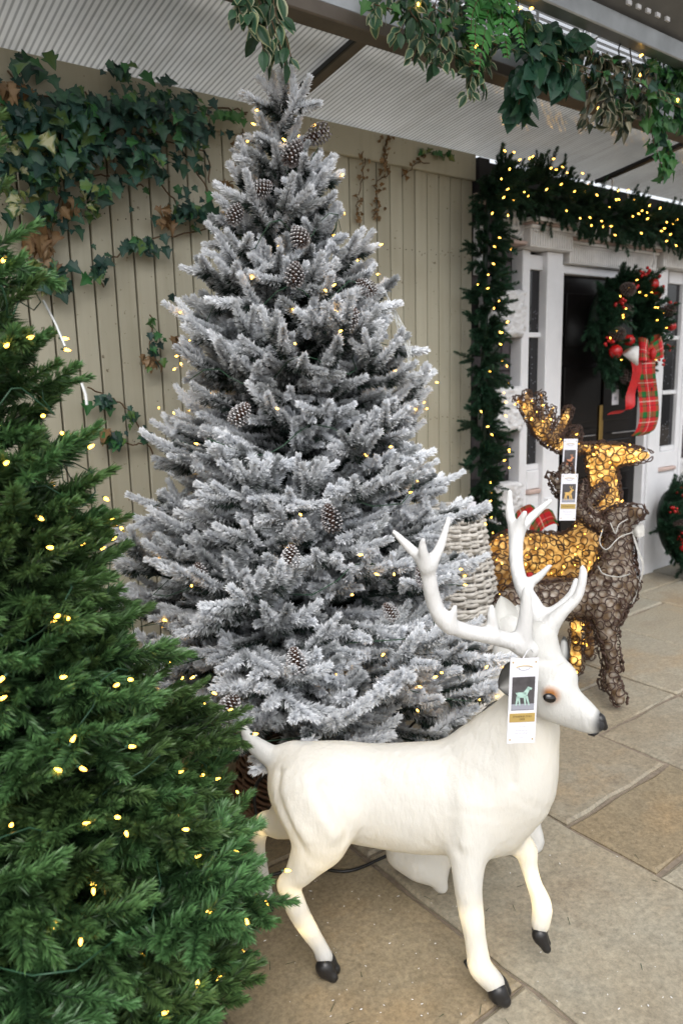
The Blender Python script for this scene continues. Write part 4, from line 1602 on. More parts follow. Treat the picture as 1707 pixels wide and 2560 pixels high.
hoof(V(1143, 2270, 1.493), V(1163, 2293, 1.487), .036, stag)
hoof(V(614, 2065, 1.745), V(624, 2083, 1.745), .030, stag)
hoof(V(1238, 2142, 1.572), V(1256, 2176, 1.568), .027, stag)
MB().tube([V(1070, 2208, 1.52), V(1074, 2222, 1.525)], [.006, .003], 6).build('dewclaw', M['hoof'], stag, True)
# ears
leaf_ear(V(1225, 1545, 1.455), V(1143, 1580, 1.47), .080, unit(CAM-V(1180, 1560, 1.45))+np.array([0, 0, -.15]), 'ear', stag)
leaf_ear(V(1288, 1535, 1.49), V(1297, 1462, 1.50), .045, unit(RT*.8-FW*.3), 'ear', stag)


def antler(chains, parent, k=.012, tipmat='antler', fat=.87):
    a = Fig()
    for ch in chains:
        a.chain([(x, y, w_, r*fat) for x, y, w_, r in ch], k)
    v, q = a.surface(.0045)
    add('antler', mesh('antler', v, q, [M[tipmat]], True, np.ones((len(v), 3))), parent)


antler([[(1212, 1492, 1.455, 27), (1180, 1475, 1.44, 23), (1120, 1460, 1.41, 21), (1060, 1447, 1.385, 21), (1018, 1425, 1.365, 22), (995, 1380, 1.35, 21), (985, 1330, 1.335, 20), (978, 1290, 1.325, 19)],
        [(975, 1290, 1.325, 16), (940, 1258, 1.325, 13), (905, 1222, 1.325, 7)],
        [(978, 1300, 1.32, 17), (970, 1262, 1.30, 12), (971, 1240, 1.29, 7)],
        [(990, 1295, 1.33, 16), (1012, 1250, 1.335, 12), (1030, 1192, 1.34, 7)],
        [(1032, 1440, 1.37, 15), (1040, 1410, 1.355, 10), (1044, 1394, 1.35, 7)],
        [(1132, 1455, 1.41, 16), (1128, 1415, 1.395, 12), (1128, 1395, 1.39, 8)],
        [(1198, 1480, 1.445, 26), (1206, 1420, 1.42, 19), (1208, 1370, 1.405, 14), (1208, 1352, 1.40, 9)]], stag)
antler([[(1250, 1450, 1.485, 32), (1222, 1390, 1.52, 24), (1198, 1345, 1.56, 20), (1186, 1300, 1.60, 18), (1184, 1250, 1.63, 19), (1186, 1220, 1.64, 19)],
        [(1180, 1215, 1.64, 13), (1170, 1180, 1.645, 12), (1169, 1130, 1.65, 7)],
        [(1186, 1225, 1.635, 16), (1196, 1195, 1.62, 11), (1204, 1178, 1.61, 7)],
        [(1192, 1215, 1.645, 14), (1225, 1182, 1.66, 11), (1262, 1150, 1.67, 7)],
        [(1205, 1345, 1.56, 15), (1235, 1325, 1.545, 11), (1262, 1299, 1.535, 6)],
        [(1258, 1440, 1.475, 26), (1290, 1405, 1.455, 17), (1325, 1370, 1.44, 13), (1338, 1320, 1.43, 11), (1336, 1303, 1.43, 7)],
        [(1262, 1415, 1.50, 22), (1285, 1393, 1.50, 13), (1310, 1365, 1.50, 10), (1322, 1332, 1.50, 6.5)]], stag)
glow([V(735, 1900, 1.56), V(700, 1810, 1.62), V(880, 1870, 1.6), V(1010, 1870, 1.58), V(1150, 1830, 1.56), V(1205, 1700, 1.53), V(740, 1955, 1.545)], .038, stag)
glow([V(1243, 2078, 1.573), V(1100, 2208, 1.493), V(1225, 2020, 1.585), V(1200, 1948, 1.6), V(668, 2040, 1.55), V(700, 2125, 1.56), V(604, 1895, 1.70), V(1084, 2100, 1.497)], .026, stag, .006)

# ---- lying doe and fawn behind the stag
doe = thing('white_doe', 'white glowing doe lying with raised head, mostly hidden behind the stag antlers', 'deer figure', VZ(1180, 2080, 0))
f = Fig()
f.chain([(1010, 1880, 2.02, 50), (1090, 1870, 2.02, 60), (1170, 1850, 2.01, 58)], .05, .8)
f.chain([(1180, 1840, 2.01, 54), (1178, 1760, 2.03, 46), (1166, 1640, 2.05, 38), (1156, 1560, 2.06, 34), (1166, 1470, 2.07, 31)], .05, .85)
f.chain([(1010, 1890, 2.06, 54), (1040, 1930, 2.04, 34), (1085, 1950, 2.0, 24)], .05, .85)
f.chain([(1190, 1880, 1.98, 36), (1225, 1930, 1.97, 24), (1200, 1962, 1.96, 19), (1165, 1965, 1.96, 15)], .03, .9)
f.chain([(1172, 1445, 2.07, 33), (1230, 1480, 2.05, 26), (1290, 1535, 2.03, 18), (1318, 1560, 2.02, 12)], .03, .85)
v, q = f.surface(.0085)
zmin = v[:, 2] < .004
v[zmin, 2] = .004
c = np.ones((len(v), 3))
k = np.clip(near(v, V(1324, 1566, 2.02), .03)*3, 0, 1)[:, None]
c = c*(1-k)+.04*k
add('body', mesh('body', v, q, [M['deer']], True, c), doe)
leaf_ear(V(1160, 1445, 2.06), V(1150, 1368, 2.07), .070, -FW+RT*.2, 'ear', doe, False)
leaf_ear(V(1196, 1440, 2.09), V(1188, 1388, 2.12), .055, -FW-RT*.5, 'ear', doe, False)
glow([V(1176, 1740, 2.03), V(1160, 1600, 2.055), V(1150, 1925, 2.02)], .05, doe)

fawn = thing('white_fawn', 'small white fawn figure lying on the paving under the belly of the stag', 'deer figure', VZ(1010, 1990, 0))
f = Fig()
f.chain([(960, 1935, 1.82, 60), (1010, 1915, 1.82, 66), (1090, 1895, 1.81, 60)], .05, .8)
f.chain([(925, 1960, 1.80, 38), (965, 1985, 1.78, 36), (1005, 1995, 1.775, 24)], .04, .9)
f.chain([(965, 1990, 1.77, 30), (1000, 2015, 1.765, 21), (1012, 2035, 1.765, 17)], .02, .9)
f.chain([(1090, 1895, 1.80, 52), (1095, 1800, 1.79, 40), (1095, 1730, 1.785, 34), (1095, 1702, 1.785, 36)], .05, .85)
f.chain([(1095, 1700, 1.785, 34), (1150, 1722, 1.77, 24), (1185, 1745, 1.76, 15)], .03, .85)
f.chain([(1080, 1950, 1.80, 28), (1120, 1938, 1.86, 19), (1135, 1946, 1.90, 16)], .02)
v, q = f.surface(.0075)
v[v[:, 2] < .003, 2] = .003
add('body', mesh('body', v, q, [M['deer']], True, np.ones((len(v), 3))), fawn)
hoof(V(1138, 1944, 1.90), V(1147, 1938, 1.905), .024, fawn)
leaf_ear(V(1110, 1690, 1.80), V(1140, 1608, 1.80), .058, -FW-RT*.1, 'ear', fawn)
leaf_ear(V(1085, 1690, 1.79), V(1030, 1694, 1.79), .050, -FW*.6+UP*.7, 'ear', fawn)
glow([V(1000, 1930, 1.82), V(1095, 1780, 1.79)], .03, fawn)

# ------------------------------------------------------------------ wicker reindeer
LATW = np.array([.55, .83, 0.0])


def loops(fig, n, r0, r1, th, lo_area=None):
    """scribbled loops of vine lying on the figure's surface"""
    v, q = fig.surface(.016)
    a = v[q[:, 1]]-v[q[:, 0]]
    b = v[q[:, 3]]-v[q[:, 0]]
    ar = np.linalg.norm(np.cross(a, b), axis=1)
    pick = rng.choice(len(q), 9000, p=ar/ar.sum())
    cand = v[q[pick]].mean(1)+rng.normal(0, .006, (9000, 3))
    gap = (r0+r1)*.86                      # loops set side by side like netting
    keep = np.empty((0, 3))
    for p in cand:
        if len(keep) == 0 or np.min(((keep-p)**2).sum(1)) > gap*gap:
            keep = np.vstack([keep, p])
    c = np.vstack([keep, cand[:int(len(keep)*.22)]])
    n = len(c)
    ns = 11
    T = np.linspace(0, 2*np.pi, ns, endpoint=False)
    grad = fig.grad
    g = grad(c)
    c = c-g*fig.dist(c)[:, None]
    u = unit(np.cross(g, rng.normal(0, 1, (n, 3))))
    w_ = np.cross(g, u)
    ra = rng.uniform(r0, r1, n)
    rb = ra*rng.uniform(.75, 1.0, n)
    ph = rng.uniform(0, 6.28, n)
    rr = 1+.16*np.sin(2*T[None]+ph[:, None])+.08*np.sin(3*T[None]-ph[:, None])
    P = c[:, None]+u[:, None]*(ra[:, None]*rr*np.cos(T))[..., None]+w_[:, None]*(rb[:, None]*rr*np.sin(T))[..., None]
    Q = P.reshape(-1, 3)
    for _ in range(2):
        Q = Q-grad(Q)*fig.dist(Q)[:, None]
    gn = grad(Q)
    lift = (rng.uniform(0, .006, n)[:, None]+.003*np.sin(2*T[None]+ph[:, None]*2)).reshape(-1, 1)
    Q = (Q+gn*(lift+.002)).reshape(n, ns, 3)
    gn = gn.reshape(n, ns, 3)
    t = unit(np.roll(Q, -1, 1)-np.roll(Q, 1, 1))
    s1 = np.cross(t, gn)
    ring = []
    for k in range(4):
        al = k*math.pi/2+.4
        ring.append(Q+th*(math.cos(al)*s1+math.sin(al)*gn))
    Vv = np.stack(ring, 2).reshape(-1, 3)
    i = np.arange(n)[:, None, None]
    j = np.arange(ns)[None, :, None]
    k = np.arange(4)[None, None, :]
    id_ = lambda a_, b_: (i*ns+a_ % ns)*4+b_ % 4
    Fq = np.stack(np.broadcast_arrays(id_(j, k), id_(j, k+1), id_(j+1, k+1), id_(j+1, k)), -1).reshape(-1, 4)
    return Vv, Fq


def wicker(root, chains, nloop, lit, r=(.011, .019), th=.0019, core='core', bulbs=0, hi=None, name='vine_wrap', cname='inner_core'):
    f = Fig(LATW)
    for ch, k, sc in chains:
        f.chain(ch, k, sc)
    v, q = f.surface(.011, .007)
    add(cname, mesh(cname, v, q, [M[core]], True, np.ones((len(v), 3))), root)
    v, q = loops(f, nloop, r[0], r[1], th)
    tag(add(name, mesh(name, v, q, [M['wicker_brown']], True), root), kind='stuff')
    if bulbs:
        v, q = f.surface(.02, .002)
        sel = rng.choice(len(v), bulbs, replace=False)
        for p in v[sel]:
            place_bulb(BULB_C, p, unit(rng.normal(0, 1, 3)), root, .62)
    return f


lit = thing('wicker_reindeer', 'lit brown wicker reindeer glowing gold with upright neck and swept antlers', 'reindeer figure', VZ(1290, 1560, 0))
wl = 3.08
wicker(lit, [
    ([(1165, 1274, wl, 52), (1220, 1272, wl, 52), (1300, 1282, wl+.02, 55), (1334, 1278, wl+.03, 54)], .05, .85),
    ([(1345, 1245, wl+.03, 46), (1375, 1195, wl+.03, 38), (1390, 1150, wl+.03, 34), (1384, 1095, wl+.02, 33), (1380, 1052, wl+.01, 32)], .05, .9),
    ([(1376, 1048, wl+.01, 29), (1420, 1045, wl-.03, 25), (1455, 1046, wl-.06, 19), (1482, 1046, wl-.09, 13)], .03, .9),
    ([(1310, 1320, wl-.05, 36), (1322, 1400, wl-.05, 18), (1322, 1470, wl-.04, 16), (1320, 1535, wl-.03, 17)], .03, .9),
    ([(1345, 1310, wl+.16, 30), (1350, 1400, wl+.16, 16), (1352, 1500, wl+.16, 15)], .03, .9),
    ([(1145, 1310, wl-.07, 40), (1135, 1390, wl-.07, 20), (1150, 1440, wl-.07, 15), (1145, 1545, wl-.07, 16)], .03, .9),
    ([(1150, 1300, wl+.14, 36), (1145, 1390, wl+.14, 18), (1150, 1500, wl+.14, 15)], .03, .9)],
    0, True, (.013, .019), .0026, 'core_lit', 190)
for chs in ([[(1362, 1030, wl, 13), (1318, 1030, wl-.02, 13), (1280, 1022, wl-.05, 14), (1245, 998, wl-.08, 15), (1222, 962, wl-.10, 13), (1203, 935, wl-.12, 11), (1188, 916, wl-.12, 9)],
             [(1220, 960, wl-.10, 12), (1212, 925, wl-.11, 11), (1208, 906, wl-.11, 9)], [(1240, 985, wl-.09, 11), (1245, 950, wl-.06, 9), (1241, 908, wl-.04, 9)],
             [(1250, 990, wl-.08, 12), (1262, 960, wl-.05, 11), (1266, 938, wl-.04, 8)], [(1270, 1008, wl-.07, 14), (1285, 985, wl-.05, 13), (1298, 958, wl-.03, 12), (1304, 942, wl-.03, 10)],
             [(1308, 1025, wl-.03, 11), (1312, 1003, wl-.02, 10), (1317, 988, wl-.01, 9)], [(1318, 1022, wl+.02, 8), (1328, 1000, wl+.04, 8), (1329, 986, wl+.05, 7)]],):
    wicker(lit, [(c_, .02, 1.0) for c_ in chs], 0, True, (.009, .014), .0021, 'core_lit', 30, name='antler_wrap', cname='antler_core')
glow([V(1150, 1275, wl), V(1200, 1275, wl), V(1250, 1278, wl), V(1300, 1280, wl), V(1336, 1275, wl+.03), V(1372, 1190, wl+.03), V(1388, 1140, wl+.03), V(1380, 1090, wl+.02), V(1380, 1050, wl+.01), V(1425, 1046, wl-.03), V(1460, 1046, wl-.07), V(1321, 1440, wl-.045), V(1320, 1510, wl-.035)], .16, lit, .03, (1.0, .70, .26))
glow([V(1345, 1030, wl-.01), V(1282, 1022, wl-.05), V(1236, 988, wl-.085), V(1204, 936, wl-.12), V(1262, 965, wl-.055), V(1296, 962, wl-.03)], .035, lit, .01, (1.0, .70, .26))

brn = thing('wicker_reindeer', 'unlit dark brown wicker reindeer with silver gauze bow at its neck', 'reindeer figure', VZ(1400, 1620, 0))
wb = 2.80
wicker(brn, [
    ([(1180, 1385, wl-.30, 42), (1250, 1380, wb, 44), (1330, 1375, wb, 46), (1400, 1360, wb-.02, 50), (1412, 1345, wb-.02, 48)], .05, .85),
    ([(1410, 1330, wb-.02, 46), (1416, 1270, wb-.01, 38), (1420, 1225, wb, 35), (1416, 1200, wb, 33)], .05, .9),
    ([(1412, 1198, wb, 28), (1440, 1184, wb-.03, 24), (1466, 1176, wb-.07, 16)], .03, .9),
    ([(1392, 1395, wb-.05, 44), (1392, 1435, wb-.06, 28), (1402, 1490, wb-.06, 19), (1411, 1535, wb-.05, 16), (1402, 1555, wb-.04, 17), (1418, 1595, wb-.05, 17), (1421, 1605, wb-.05, 17)], .03, .9),
    ([(1400, 1390, wb+.07, 38), (1385, 1450, wb+.09, 19), (1398, 1530, wb+.08, 15), (1390, 1570, wb+.06, 15)], .03, .9),
    ([(1180, 1400, wb-.02, 40), (1165, 1470, wb-.02, 19), (1180, 1600, wb-.02, 15)], .03, .9)],
    0, False, (.012, .019), .0026, 'core')
wicker(brn, [
    ([(1385, 1208, wb-.02, 17), (1350, 1190, wb-.05, 15), (1322, 1165, wb-.08, 14), (1300, 1140, wb-.10, 13), (1278, 1112, wb-.12, 13), (1262, 1092, wb-.13, 9)], .02, 1.0),
    ([(1290, 1125, wb-.11, 12), (1294, 1095, wb-.10, 16), (1300, 1075, wb-.10, 13)], .02, 1.0),
    ([(1325, 1165, wb-.06, 11), (1336, 1130, wb-.05, 10), (1338, 1108, wb-.04, 8)], .02, 1.0),
    ([(1390, 1200, wb+.02, 14), (1350, 1160, wb+.04, 12), (1366, 1138, wb+.06, 14), (1382, 1122, wb+.08, 13)], .02, 1.0)],
    0, False, (.010, .015), .0023, 'core', name='antler_wrap', cname='antler_core')
# gauze ribbon
gb0 = V(1458, 1220, wb-.03)
gz = M['gauze']
bow = thing('gauze_bow', 'silver gauze ribbon bow tied on the chest of the unlit wicker reindeer', 'ribbon', gb0)
add('tail', ribbon_mesh(spline([V(1448, 1215, wb-.03), V(1462, 1262, wb-.05), V(1474, 1300, wb-.04), V(1464, 1345, wb-.05), V(1450, 1385, wb-.05)], 6), RT*.4+FW*.9, .05, gz, 'tail'), bow)
add('tail', ribbon_mesh(spline([V(1450, 1215, wb-.03), V(1463, 1220, wb-.06), V(1476, 1216, wb-.05)], 6), UP*.9+FW*.3, .05, gz, 'tail'), bow)
a = np.linspace(0, 2*math.pi, 13)
add('loop', ribbon_mesh([V(1442+9*math.cos(t), 1172+14*math.sin(t), wb+.10) for t in a], FW+RT*.3, .03, gz, 'loop'), bow)
MB().tube(spline([V(1383, 1215, wb-.09), V(1376, 1245, wb-.12), V(1392, 1262, wb-.14), V(1420, 1235, wb-.13), V(1452, 1222, wb-.06)], 6), .0022, 5).build('wire_tie', M['gauze'], bow, True)
MB().tube(spline([V(1372, 1300, wb-.13), V(1385, 1318, wb-.16), V(1420, 1325, wb-.15), V(1446, 1318, wb-.08)], 6), .0022, 5).build('wire_tie', M['gauze'], bow, True)
MB().tube(spline([V(1400, 1200, wb-.09), V(1412, 1225, wb-.13), V(1420, 1205, wb-.12), V(1440, 1192, wb-.09)], 6), .002, 5).build('wire_tie', M['gauze'], bow, True)

# torn clear netting on the right side of the flocked tree
nb = []
for i in range(7):
    nb.append(spline([V(885+i*2, 668+i*5, 2.0), V(905+i*5, 730+i*6, 1.99), V(925+i*3, 780+i*7, 1.98), V(948-i*4, 815+i*9, 1.985)], 6))
net = MB()
for st in nb:
    net.tube(st+rng.normal(0, .0015, st.shape), .0007, 3)
for j in range(1, len(nb[0])-1):
    net.tube(np.array([st[j] for st in nb])+rng.normal(0, .0015, (7, 3)), .0006, 3)
o = net.build('plastic_netting', M['strap'])
tag(o, 'scrap of clear plastic netting caught on the right side of the flocked tree', 'netting')

# ------------------------------------------------------------------ hang tags
FONT = bpy.data.fonts[0] if bpy.data.fonts else None


def text(body, size, parent, Mx, mat, name='print'):
    cu = bpy.data.curves.new(name, 'FONT')
    cu.body = body
    cu.size = size
    cu.align_x = 'CENTER'
    cu.align_y = 'CENTER'
    cu.materials.append(mat)
    tmp = bpy.data.objects.new('temporary', cu)
    COL.objects.link(tmp)
    me = bpy.data.meshes.new_from_object(tmp.evaluated_get(bpy.context.evaluated_depsgraph_get()))
    bpy.data.objects.remove(tmp)
    bpy.data.curves.remove(cu)
    me.name = name
    if not me.materials: me.materials.append(mat)
    return add(name, me, parent, Mx)


def hang_tag(label, c, wd, ht, xdir, deer_mat, lines, title, antl):
    c = np.asarray(c, float)
    root = thing('hang_tag', label, 'tag', c)
    x = unit(xdir)
    z = unit(np.array([0, 0, 1.0])-x*x[2])
    y = np.cross(z, x)            # away from the viewer
    if y @ FW < 0: y = -y
    fr = -y
    MB().obox(c, x*wd/2, y*.0006, z*ht/2).build('card', M['card'], root)
    MB().obox(c+fr*.0011+z*ht*.09, x*wd*.40, y*.0003, z*ht*.195).build('picture', M['photo'], root)
    MB().obox(c+fr*.0011-z*ht*.195, x*wd*.45, y*.0003, z*ht*.052).build('gold_band', M['gold'], root)
    MB().obox(c+fr*.0015-z*ht*.065, x*wd*.398, y*.0002, z*ht*.034).build('picture_ground', M['ink'], root)
    # deer silhouette on the picture
    sil = MB()
    s = wd*.9
    o = c+fr*.0021+z*ht*.075

    def bar(x0, z0, x1, z1, r0, r1):
        a_, b_ = o+x*x0*s+z*z0*s, o+x*x1*s+z*z1*s
        d = unit(b_-a_)
        n_ = np.cross(d, y)
        sil.raw([a_+n_*r0*s, a_-n_*r0*s, b_-n_*r1*s, b_+n_*r1*s], [(0, 1, 2, 3)])
    bar(-.24, .0, .12, .0, .11, .11)
    bar(.06, .02, .20, .28, .10, .055)
    bar(.14, .28, .32, .24, .06, .04)
    bar(-.24, .03, -.30, .10, .03, .01)
    for (x0, x1) in ((-.22, -.27), (-.19, -.12), (.05, .09), (.13, .24)):
        bar(x0, -.05, x1, -.42, .045, .022)
    if antl:
        bar(.15, .32, .02, .50, .018, .012)
        bar(.15, .32, .22, .52, .018, .012)
        bar(.05, .44, .10, .54, .012, .01)
    sil.build('picture_deer', deer_mat, root)
    fx = fr
    Mt = lambda p: basis(p, x, z, fr)
    flip = np.dot(np.cross(x, z), fr) < 0
    X = x
    for (tx, zz, sz, mt) in title+lines:
        text(tx, sz*wd, root, basis(c+fr*.0019+z*ht*zz, X, z, np.cross(X, z)), mt)
    # arch emblem and corner flowers
    ar = [c+fr*.0012+z*(ht*.385+wd*.16*math.sin(t)*.55)+x*wd*.30*math.cos(t) for t in np.linspace(.35, math.pi-.35, 9)]
    MB().tube(ar, .0009*wd/.053, 4).build('emblem_arch', M['gold'], root)
    ar = [c+fr*.0012+z*(ht*.395-wd*.10*math.sin(t))+x*wd*.20*math.cos(t) for t in np.linspace(.2, math.pi-.2, 9)]
    MB().tube(ar, .0005*wd/.053, 4).build('emblem_wreath', M['ink'], root)
    for sx in (-1, 1):
        for sz in (-1, 1):
            p = c+fr*.0010+x*sx*wd*.40+z*sz*ht*.455
            MB().tube([p, p+fr*.0004], .0017*wd/.053, 7).build('corner_flower', M['gold'], root)
    return root


tx = unit(RT*math.cos(.10)+np.array([FW[0], FW[1], 0])*math.sin(.10))
tcen = (V(1167, 1508, 1.365)+V(1232, 1712, 1.355))/2
hang_tag('white printed hang tag with gold band tied at the ear of the white stag', tcen, .0535, .166, tx, M['mint'],
         [('119 cm H', -.30, .062, M['ink']), ('With 90 warm white', -.345, .052, M['ink']), ('steady mains LED lights', -.378, .052, M['ink']), ('£299', -.43, .05, M['ink'])],
         [('STANDING STAG', -.18, .085, M['darkink']), ('DEER', -.212, .085, M['darkink'])], False)
MB().tube(spline([V(1200, 1512, 1.365), V(1215, 1490, 1.41), V(1225, 1500, 1.44)], 5), .0009, 5).build('tag_string', M['white'], bpy.data.objects['hang_tag'], True)
c1 = (V(1290, 1018, 2.72)+V(1323, 1116, 2.72))/2
r1 = hang_tag('white hang tag with orange deer picture hung from the lit reindeer antlers', c1, .0515, .19, RT, M['salmon'], [('£149', -.44, .06, M['ink'])], [('STANDING DEER', -.19, .075, M['darkink'])], True)
c2 = (V(1285, 1091, 2.60)+V(1324, 1193, 2.60))/2
r2 = hang_tag('white hang tag with gold deer picture hung from the unlit reindeer antlers', c2, .058, .166, RT, M['amber'], [('With 120 warm white lights', -.31, .052, M['ink']), ('mains powered', -.37, .052, M['ink']), ('£129', -.43, .05, M['ink'])], [('STANDING REINDEER', -.195, .07, M['darkink'])], True)
MB().tube([c1+UP*.09, V(1300, 1010, 2.9)], .001, 5).build('tag_string', M['white'], r1)
MB().tube([c2+UP*.08, V(1312, 1085, 2.70)], .001, 5).build('tag_string', M['white'], r2)

# ------------------------------------------------------------------ leaves


def outline_leaf(name, rim, mat, c_in, c_out, fold=.25, curl=.15, size=1.0, blotch=None):
    """a leaf with a midrib fold, coloured from midrib to edge"""
    rim = np.asarray(rim, float)*size
    n = len(rim)
    L = rim[:, 0].max()
    inner = rim*[.97, .55]
    z = lambda p: abs(p[1])*fold-curl*(p[0]/L)**2*L
    mid = [(x, 0.0) for x in rim[:, 0]]
    v, c = [], []
    for p in rim:
        v.append((p[0], p[1], z(p)))
        c.append(c_out)
    for p in inner:
        v.append((p[0], p[1], z(p)))
        c.append(c_in if blotch is None else (blotch if random.random() < .35 else c_in))
    for p in mid:
        v.append((p[0], 0, z(p)-.0*size))
        c.append(c_in)
    f = []
    for i in range(n-1):
        f.append((i, i+1, n+i+1, n+i))
        f.append((n+i, n+i+1, 2*n+i+1, 2*n+i))
    return mesh(name, v, f, [mat], False, np.array(c))


IVY = [(0, 0), (-.12, .16), (-.20, .38), (.02, .40), (.16, .36), (.20, .62), (.36, .50), (.48, .30), (.62, .24), (.82, .14), (1.0, 0)]
IVY = IVY+[(x, -y) for x, y in IVY[-2::-1]]
OVAL = [(0, 0), (.10, .10), (.28, .22), (.50, .27), (.72, .20), (.88, .10), (1.0, 0)]
OVAL = OVAL+[(x, -y) for x, y in OVAL[-2::-1]]
HEART = [(0, 0), (-.10, .18), (-.04, .38), (.15, .47), (.40, .42), (.65, .28), (.86, .12), (1.0, 0)]
HEART = HEART+[(x, -y) for x, y in HEART[-2::-1]]
DG, MG, LG, YL, CR, TN = (.038, .095, .070), (.055, .135, .078), (.06, .17, .05), (.24, .26, .06), (.50, .50, .30), (.23, .145, .07)
lf = M['leaf']
ivy_dark = [outline_leaf('ivy_leaf', IVY, lf, DG, (.014, .045, .032), .3, .2, 1), outline_leaf('ivy_leaf', IVY, lf, MG, DG, .2, .3, 1), outline_leaf('ivy_leaf', IVY, lf, (.024, .06, .05), (.016, .05, .04), .35, .1, 1)]
ivy_var = [outline_leaf('ivy_leaf', IVY, lf, (.20, .24, .07), DG, .3, .2, 1, DG), outline_leaf('ivy_leaf', IVY, lf, CR, MG, .2, .3, 1, YL), outline_leaf('ivy_leaf', IVY, lf, (.09, .17, .04), MG, .25, .2, 1)]
ivy_dry = [outline_leaf('ivy_leaf', IVY, M['dry'], TN, (.17, .09, .04), .8, .6, 1), outline_leaf('ivy_leaf', IVY, M['dry'], (.30, .20, .11), TN, -.7, .7, 1)]
ivy_light = [outline_leaf('ivy_leaf', IVY, lf, (.045, .16, .05), (.035, .13, .04), .25, .25, 1), outline_leaf('ivy_leaf', IVY, lf, (.08, .21, .06), (.05, .16, .045), .3, .2, 1)]
ficus = [outline_leaf('ficus_leaf', OVAL, lf, (.030, .085, .038), (.60, .60, .40), .3, .15, 1), outline_leaf('ficus_leaf', OVAL, lf, MG, (.50, .52, .28), .2, .3, 1), outline_leaf('ficus_leaf', OVAL, lf, (.03, .08, .04), (.05, .12, .05), .3, .3, 1)]
ficus_dry = [outline_leaf('ficus_leaf', OVAL, lf, (.030, .05, .025), (.38, .36, .25), .9, .6, 1), outline_leaf('ficus_leaf', OVAL, lf, (.30, .28, .20), (.05, .06, .03), .7, .7, 1), outline_leaf('ficus_leaf', OVAL, lf, (.035, .05, .03), (.02, .03, .02), .8, .4, 1)]
FERN = outline_leaf('leaflet', [(0, 0), (.05, .12), (.3, .19), (.7, .13), (1.0, 0), (.7, -.13), (.3, -.19), (.05, -.12), (0, 0)], lf, (.07, .27, .06), (.055, .22, .045), .2, .2, 1)
pothos = [outline_leaf('pothos_leaf', HEART, lf, (.022, .075, .045), (.03, .095, .055), .2, .25, 1), outline_leaf('pothos_leaf', HEART, lf, (.03, .09, .045), (.02, .065, .04), .3, .15, 1)]


def put_leaf(parent, me, p, size, hang, normal, name, roll=.75):
    """leaf at p pointing along hang, its face turned to normal"""
    d = unit(hang)
    n_ = np.asarray(normal, float)+rng.normal(0, roll, 3)
    n_ = unit(n_-d*(n_ @ d))
    y = np.cross(n_, d)
    return add(name, me, parent, basis(p, d, y, n_, size))


# ---- ivy on the boarded wall
ivy = thing('climbing_ivy', 'dark green and variegated ivy with dry brown leaves over the top of the boarded wall', 'ivy', VY(200, 300, YF-.03))
yi = YF-.035
strands = [
    [(-60, 190), (60, 215), (170, 225), (280, 235), (400, 245), (480, 262), (568, 262)],
    [(-60, 250), (40, 300), (150, 330), (260, 300), (360, 320), (470, 350), (478, 420)],
    [(-40, 300), (30, 330), (110, 380), (140, 450), (110, 540), (120, 610), (150, 660)],
    [(20, 160), (60, 260), (60, 380), (90, 460), (70, 560)],
    [(200, 210), (240, 300), (265, 380), (250, 440)], [(300, 230), (320, 300), (350, 380), (400, 460), (470, 500)],
    [(380, 240), (400, 310), (440, 380), (478, 440), (490, 500)], [(470, 525), (400, 540), (330, 555), (270, 590), (215, 612), (240, 660)],
    [(345, 720), (350, 760), (345, 800), (358, 830)], [(200, 890), (260, 915), (300, 945), (330, 1000), (350, 1042)], [(260, 1005), (300, 1020), (340, 1018)],
    [(440, 250), (500, 245), (568, 258)], [(180, 420), (230, 400), (290, 420), (330, 430)]]
for st in strands:
    pts = spline([VY(x, y, yi+.015) for x, y in st], 6)
    MB().tube(pts+rng.normal(0, .003, pts.shape), .0028, 5).build('vine_stem', M['stem'], ivy, True)
blobs = [  # x, y, rx, ry, n, kind, size
    (60, 260, 90, 70, 56, 'd', .062), (200, 250, 110, 55, 62, 'd', .060), (340, 245, 90, 55, 46, 'd', .056), (440, 300, 60, 70, 34, 'd', .055),
    (330, 360, 100, 60, 44, 'd', .056), (90, 390, 80, 90, 44, 'd', .060), (190, 340, 90, 60, 30, 'd', .060), (240, 430, 70, 40, 12, 'd', .05),
    (140, 380, 130, 60, 14, 'v', .066), (60, 300, 80, 60, 14, 'v', .060), (40, 450, 50, 60, 12, 'v', .05), (210, 470, 40, 40, 7, 'v', .05), (520, 262, 50, 12, 16, 'l', .040), (430, 225, 60, 14, 10, 'd', .052),
    (20, 200, 40, 40, 10, 'b', .06), (100, 560, 45, 60, 16, 'b', .058), (120, 490, 60, 50, 8, 'd', .05), (140, 640, 40, 40, 10, 'd', .052), (100, 620, 40, 40, 8, 'v', .06),
    (385, 500, 30, 30, 8, 'b', .05), (425, 480, 45, 60, 20, 'd', .046), (476, 482, 14, 12, 2, 'd', .10), (330, 560, 90, 20, 15, 'd', .045), (232, 620, 30, 30, 8, 'd', .05), (160, 480, 20, 30, 4, 'b', .06),
    (394, 678, 6, 6, 1, 'd', .058), (348, 735, 12, 25, 4, 'l', .036), (352, 800, 24, 40, 9, 'd', .040), (345, 830, 22, 20, 5, 'b', .045), (405, 780, 14, 16, 4, 'b', .035),
    (240, 915, 30, 14, 8, 'd', .05), (300, 950, 20, 26, 8, 'd', .036), (335, 1000, 14, 26, 7, 'd', .034), (265, 1005, 35, 22, 8, 'd', .048), (250, 995, 12, 12, 3, 'b', .062), (60, 150, 60, 20, 8, 'd', .06), (270, 160, 50, 14, 9, 'd', .055)]
allleaves = []
for (bx, by, rx, ry, n, kind, size) in blobs:
    for _ in range(int(n*2.2)):
        a_, r_ = random.uniform(0, 6.283), min(1.5, abs(random.gauss(0, .62)))
        allleaves.append((bx+rx*r_*math.cos(a_), by+ry*r_*math.sin(a_), kind, size))
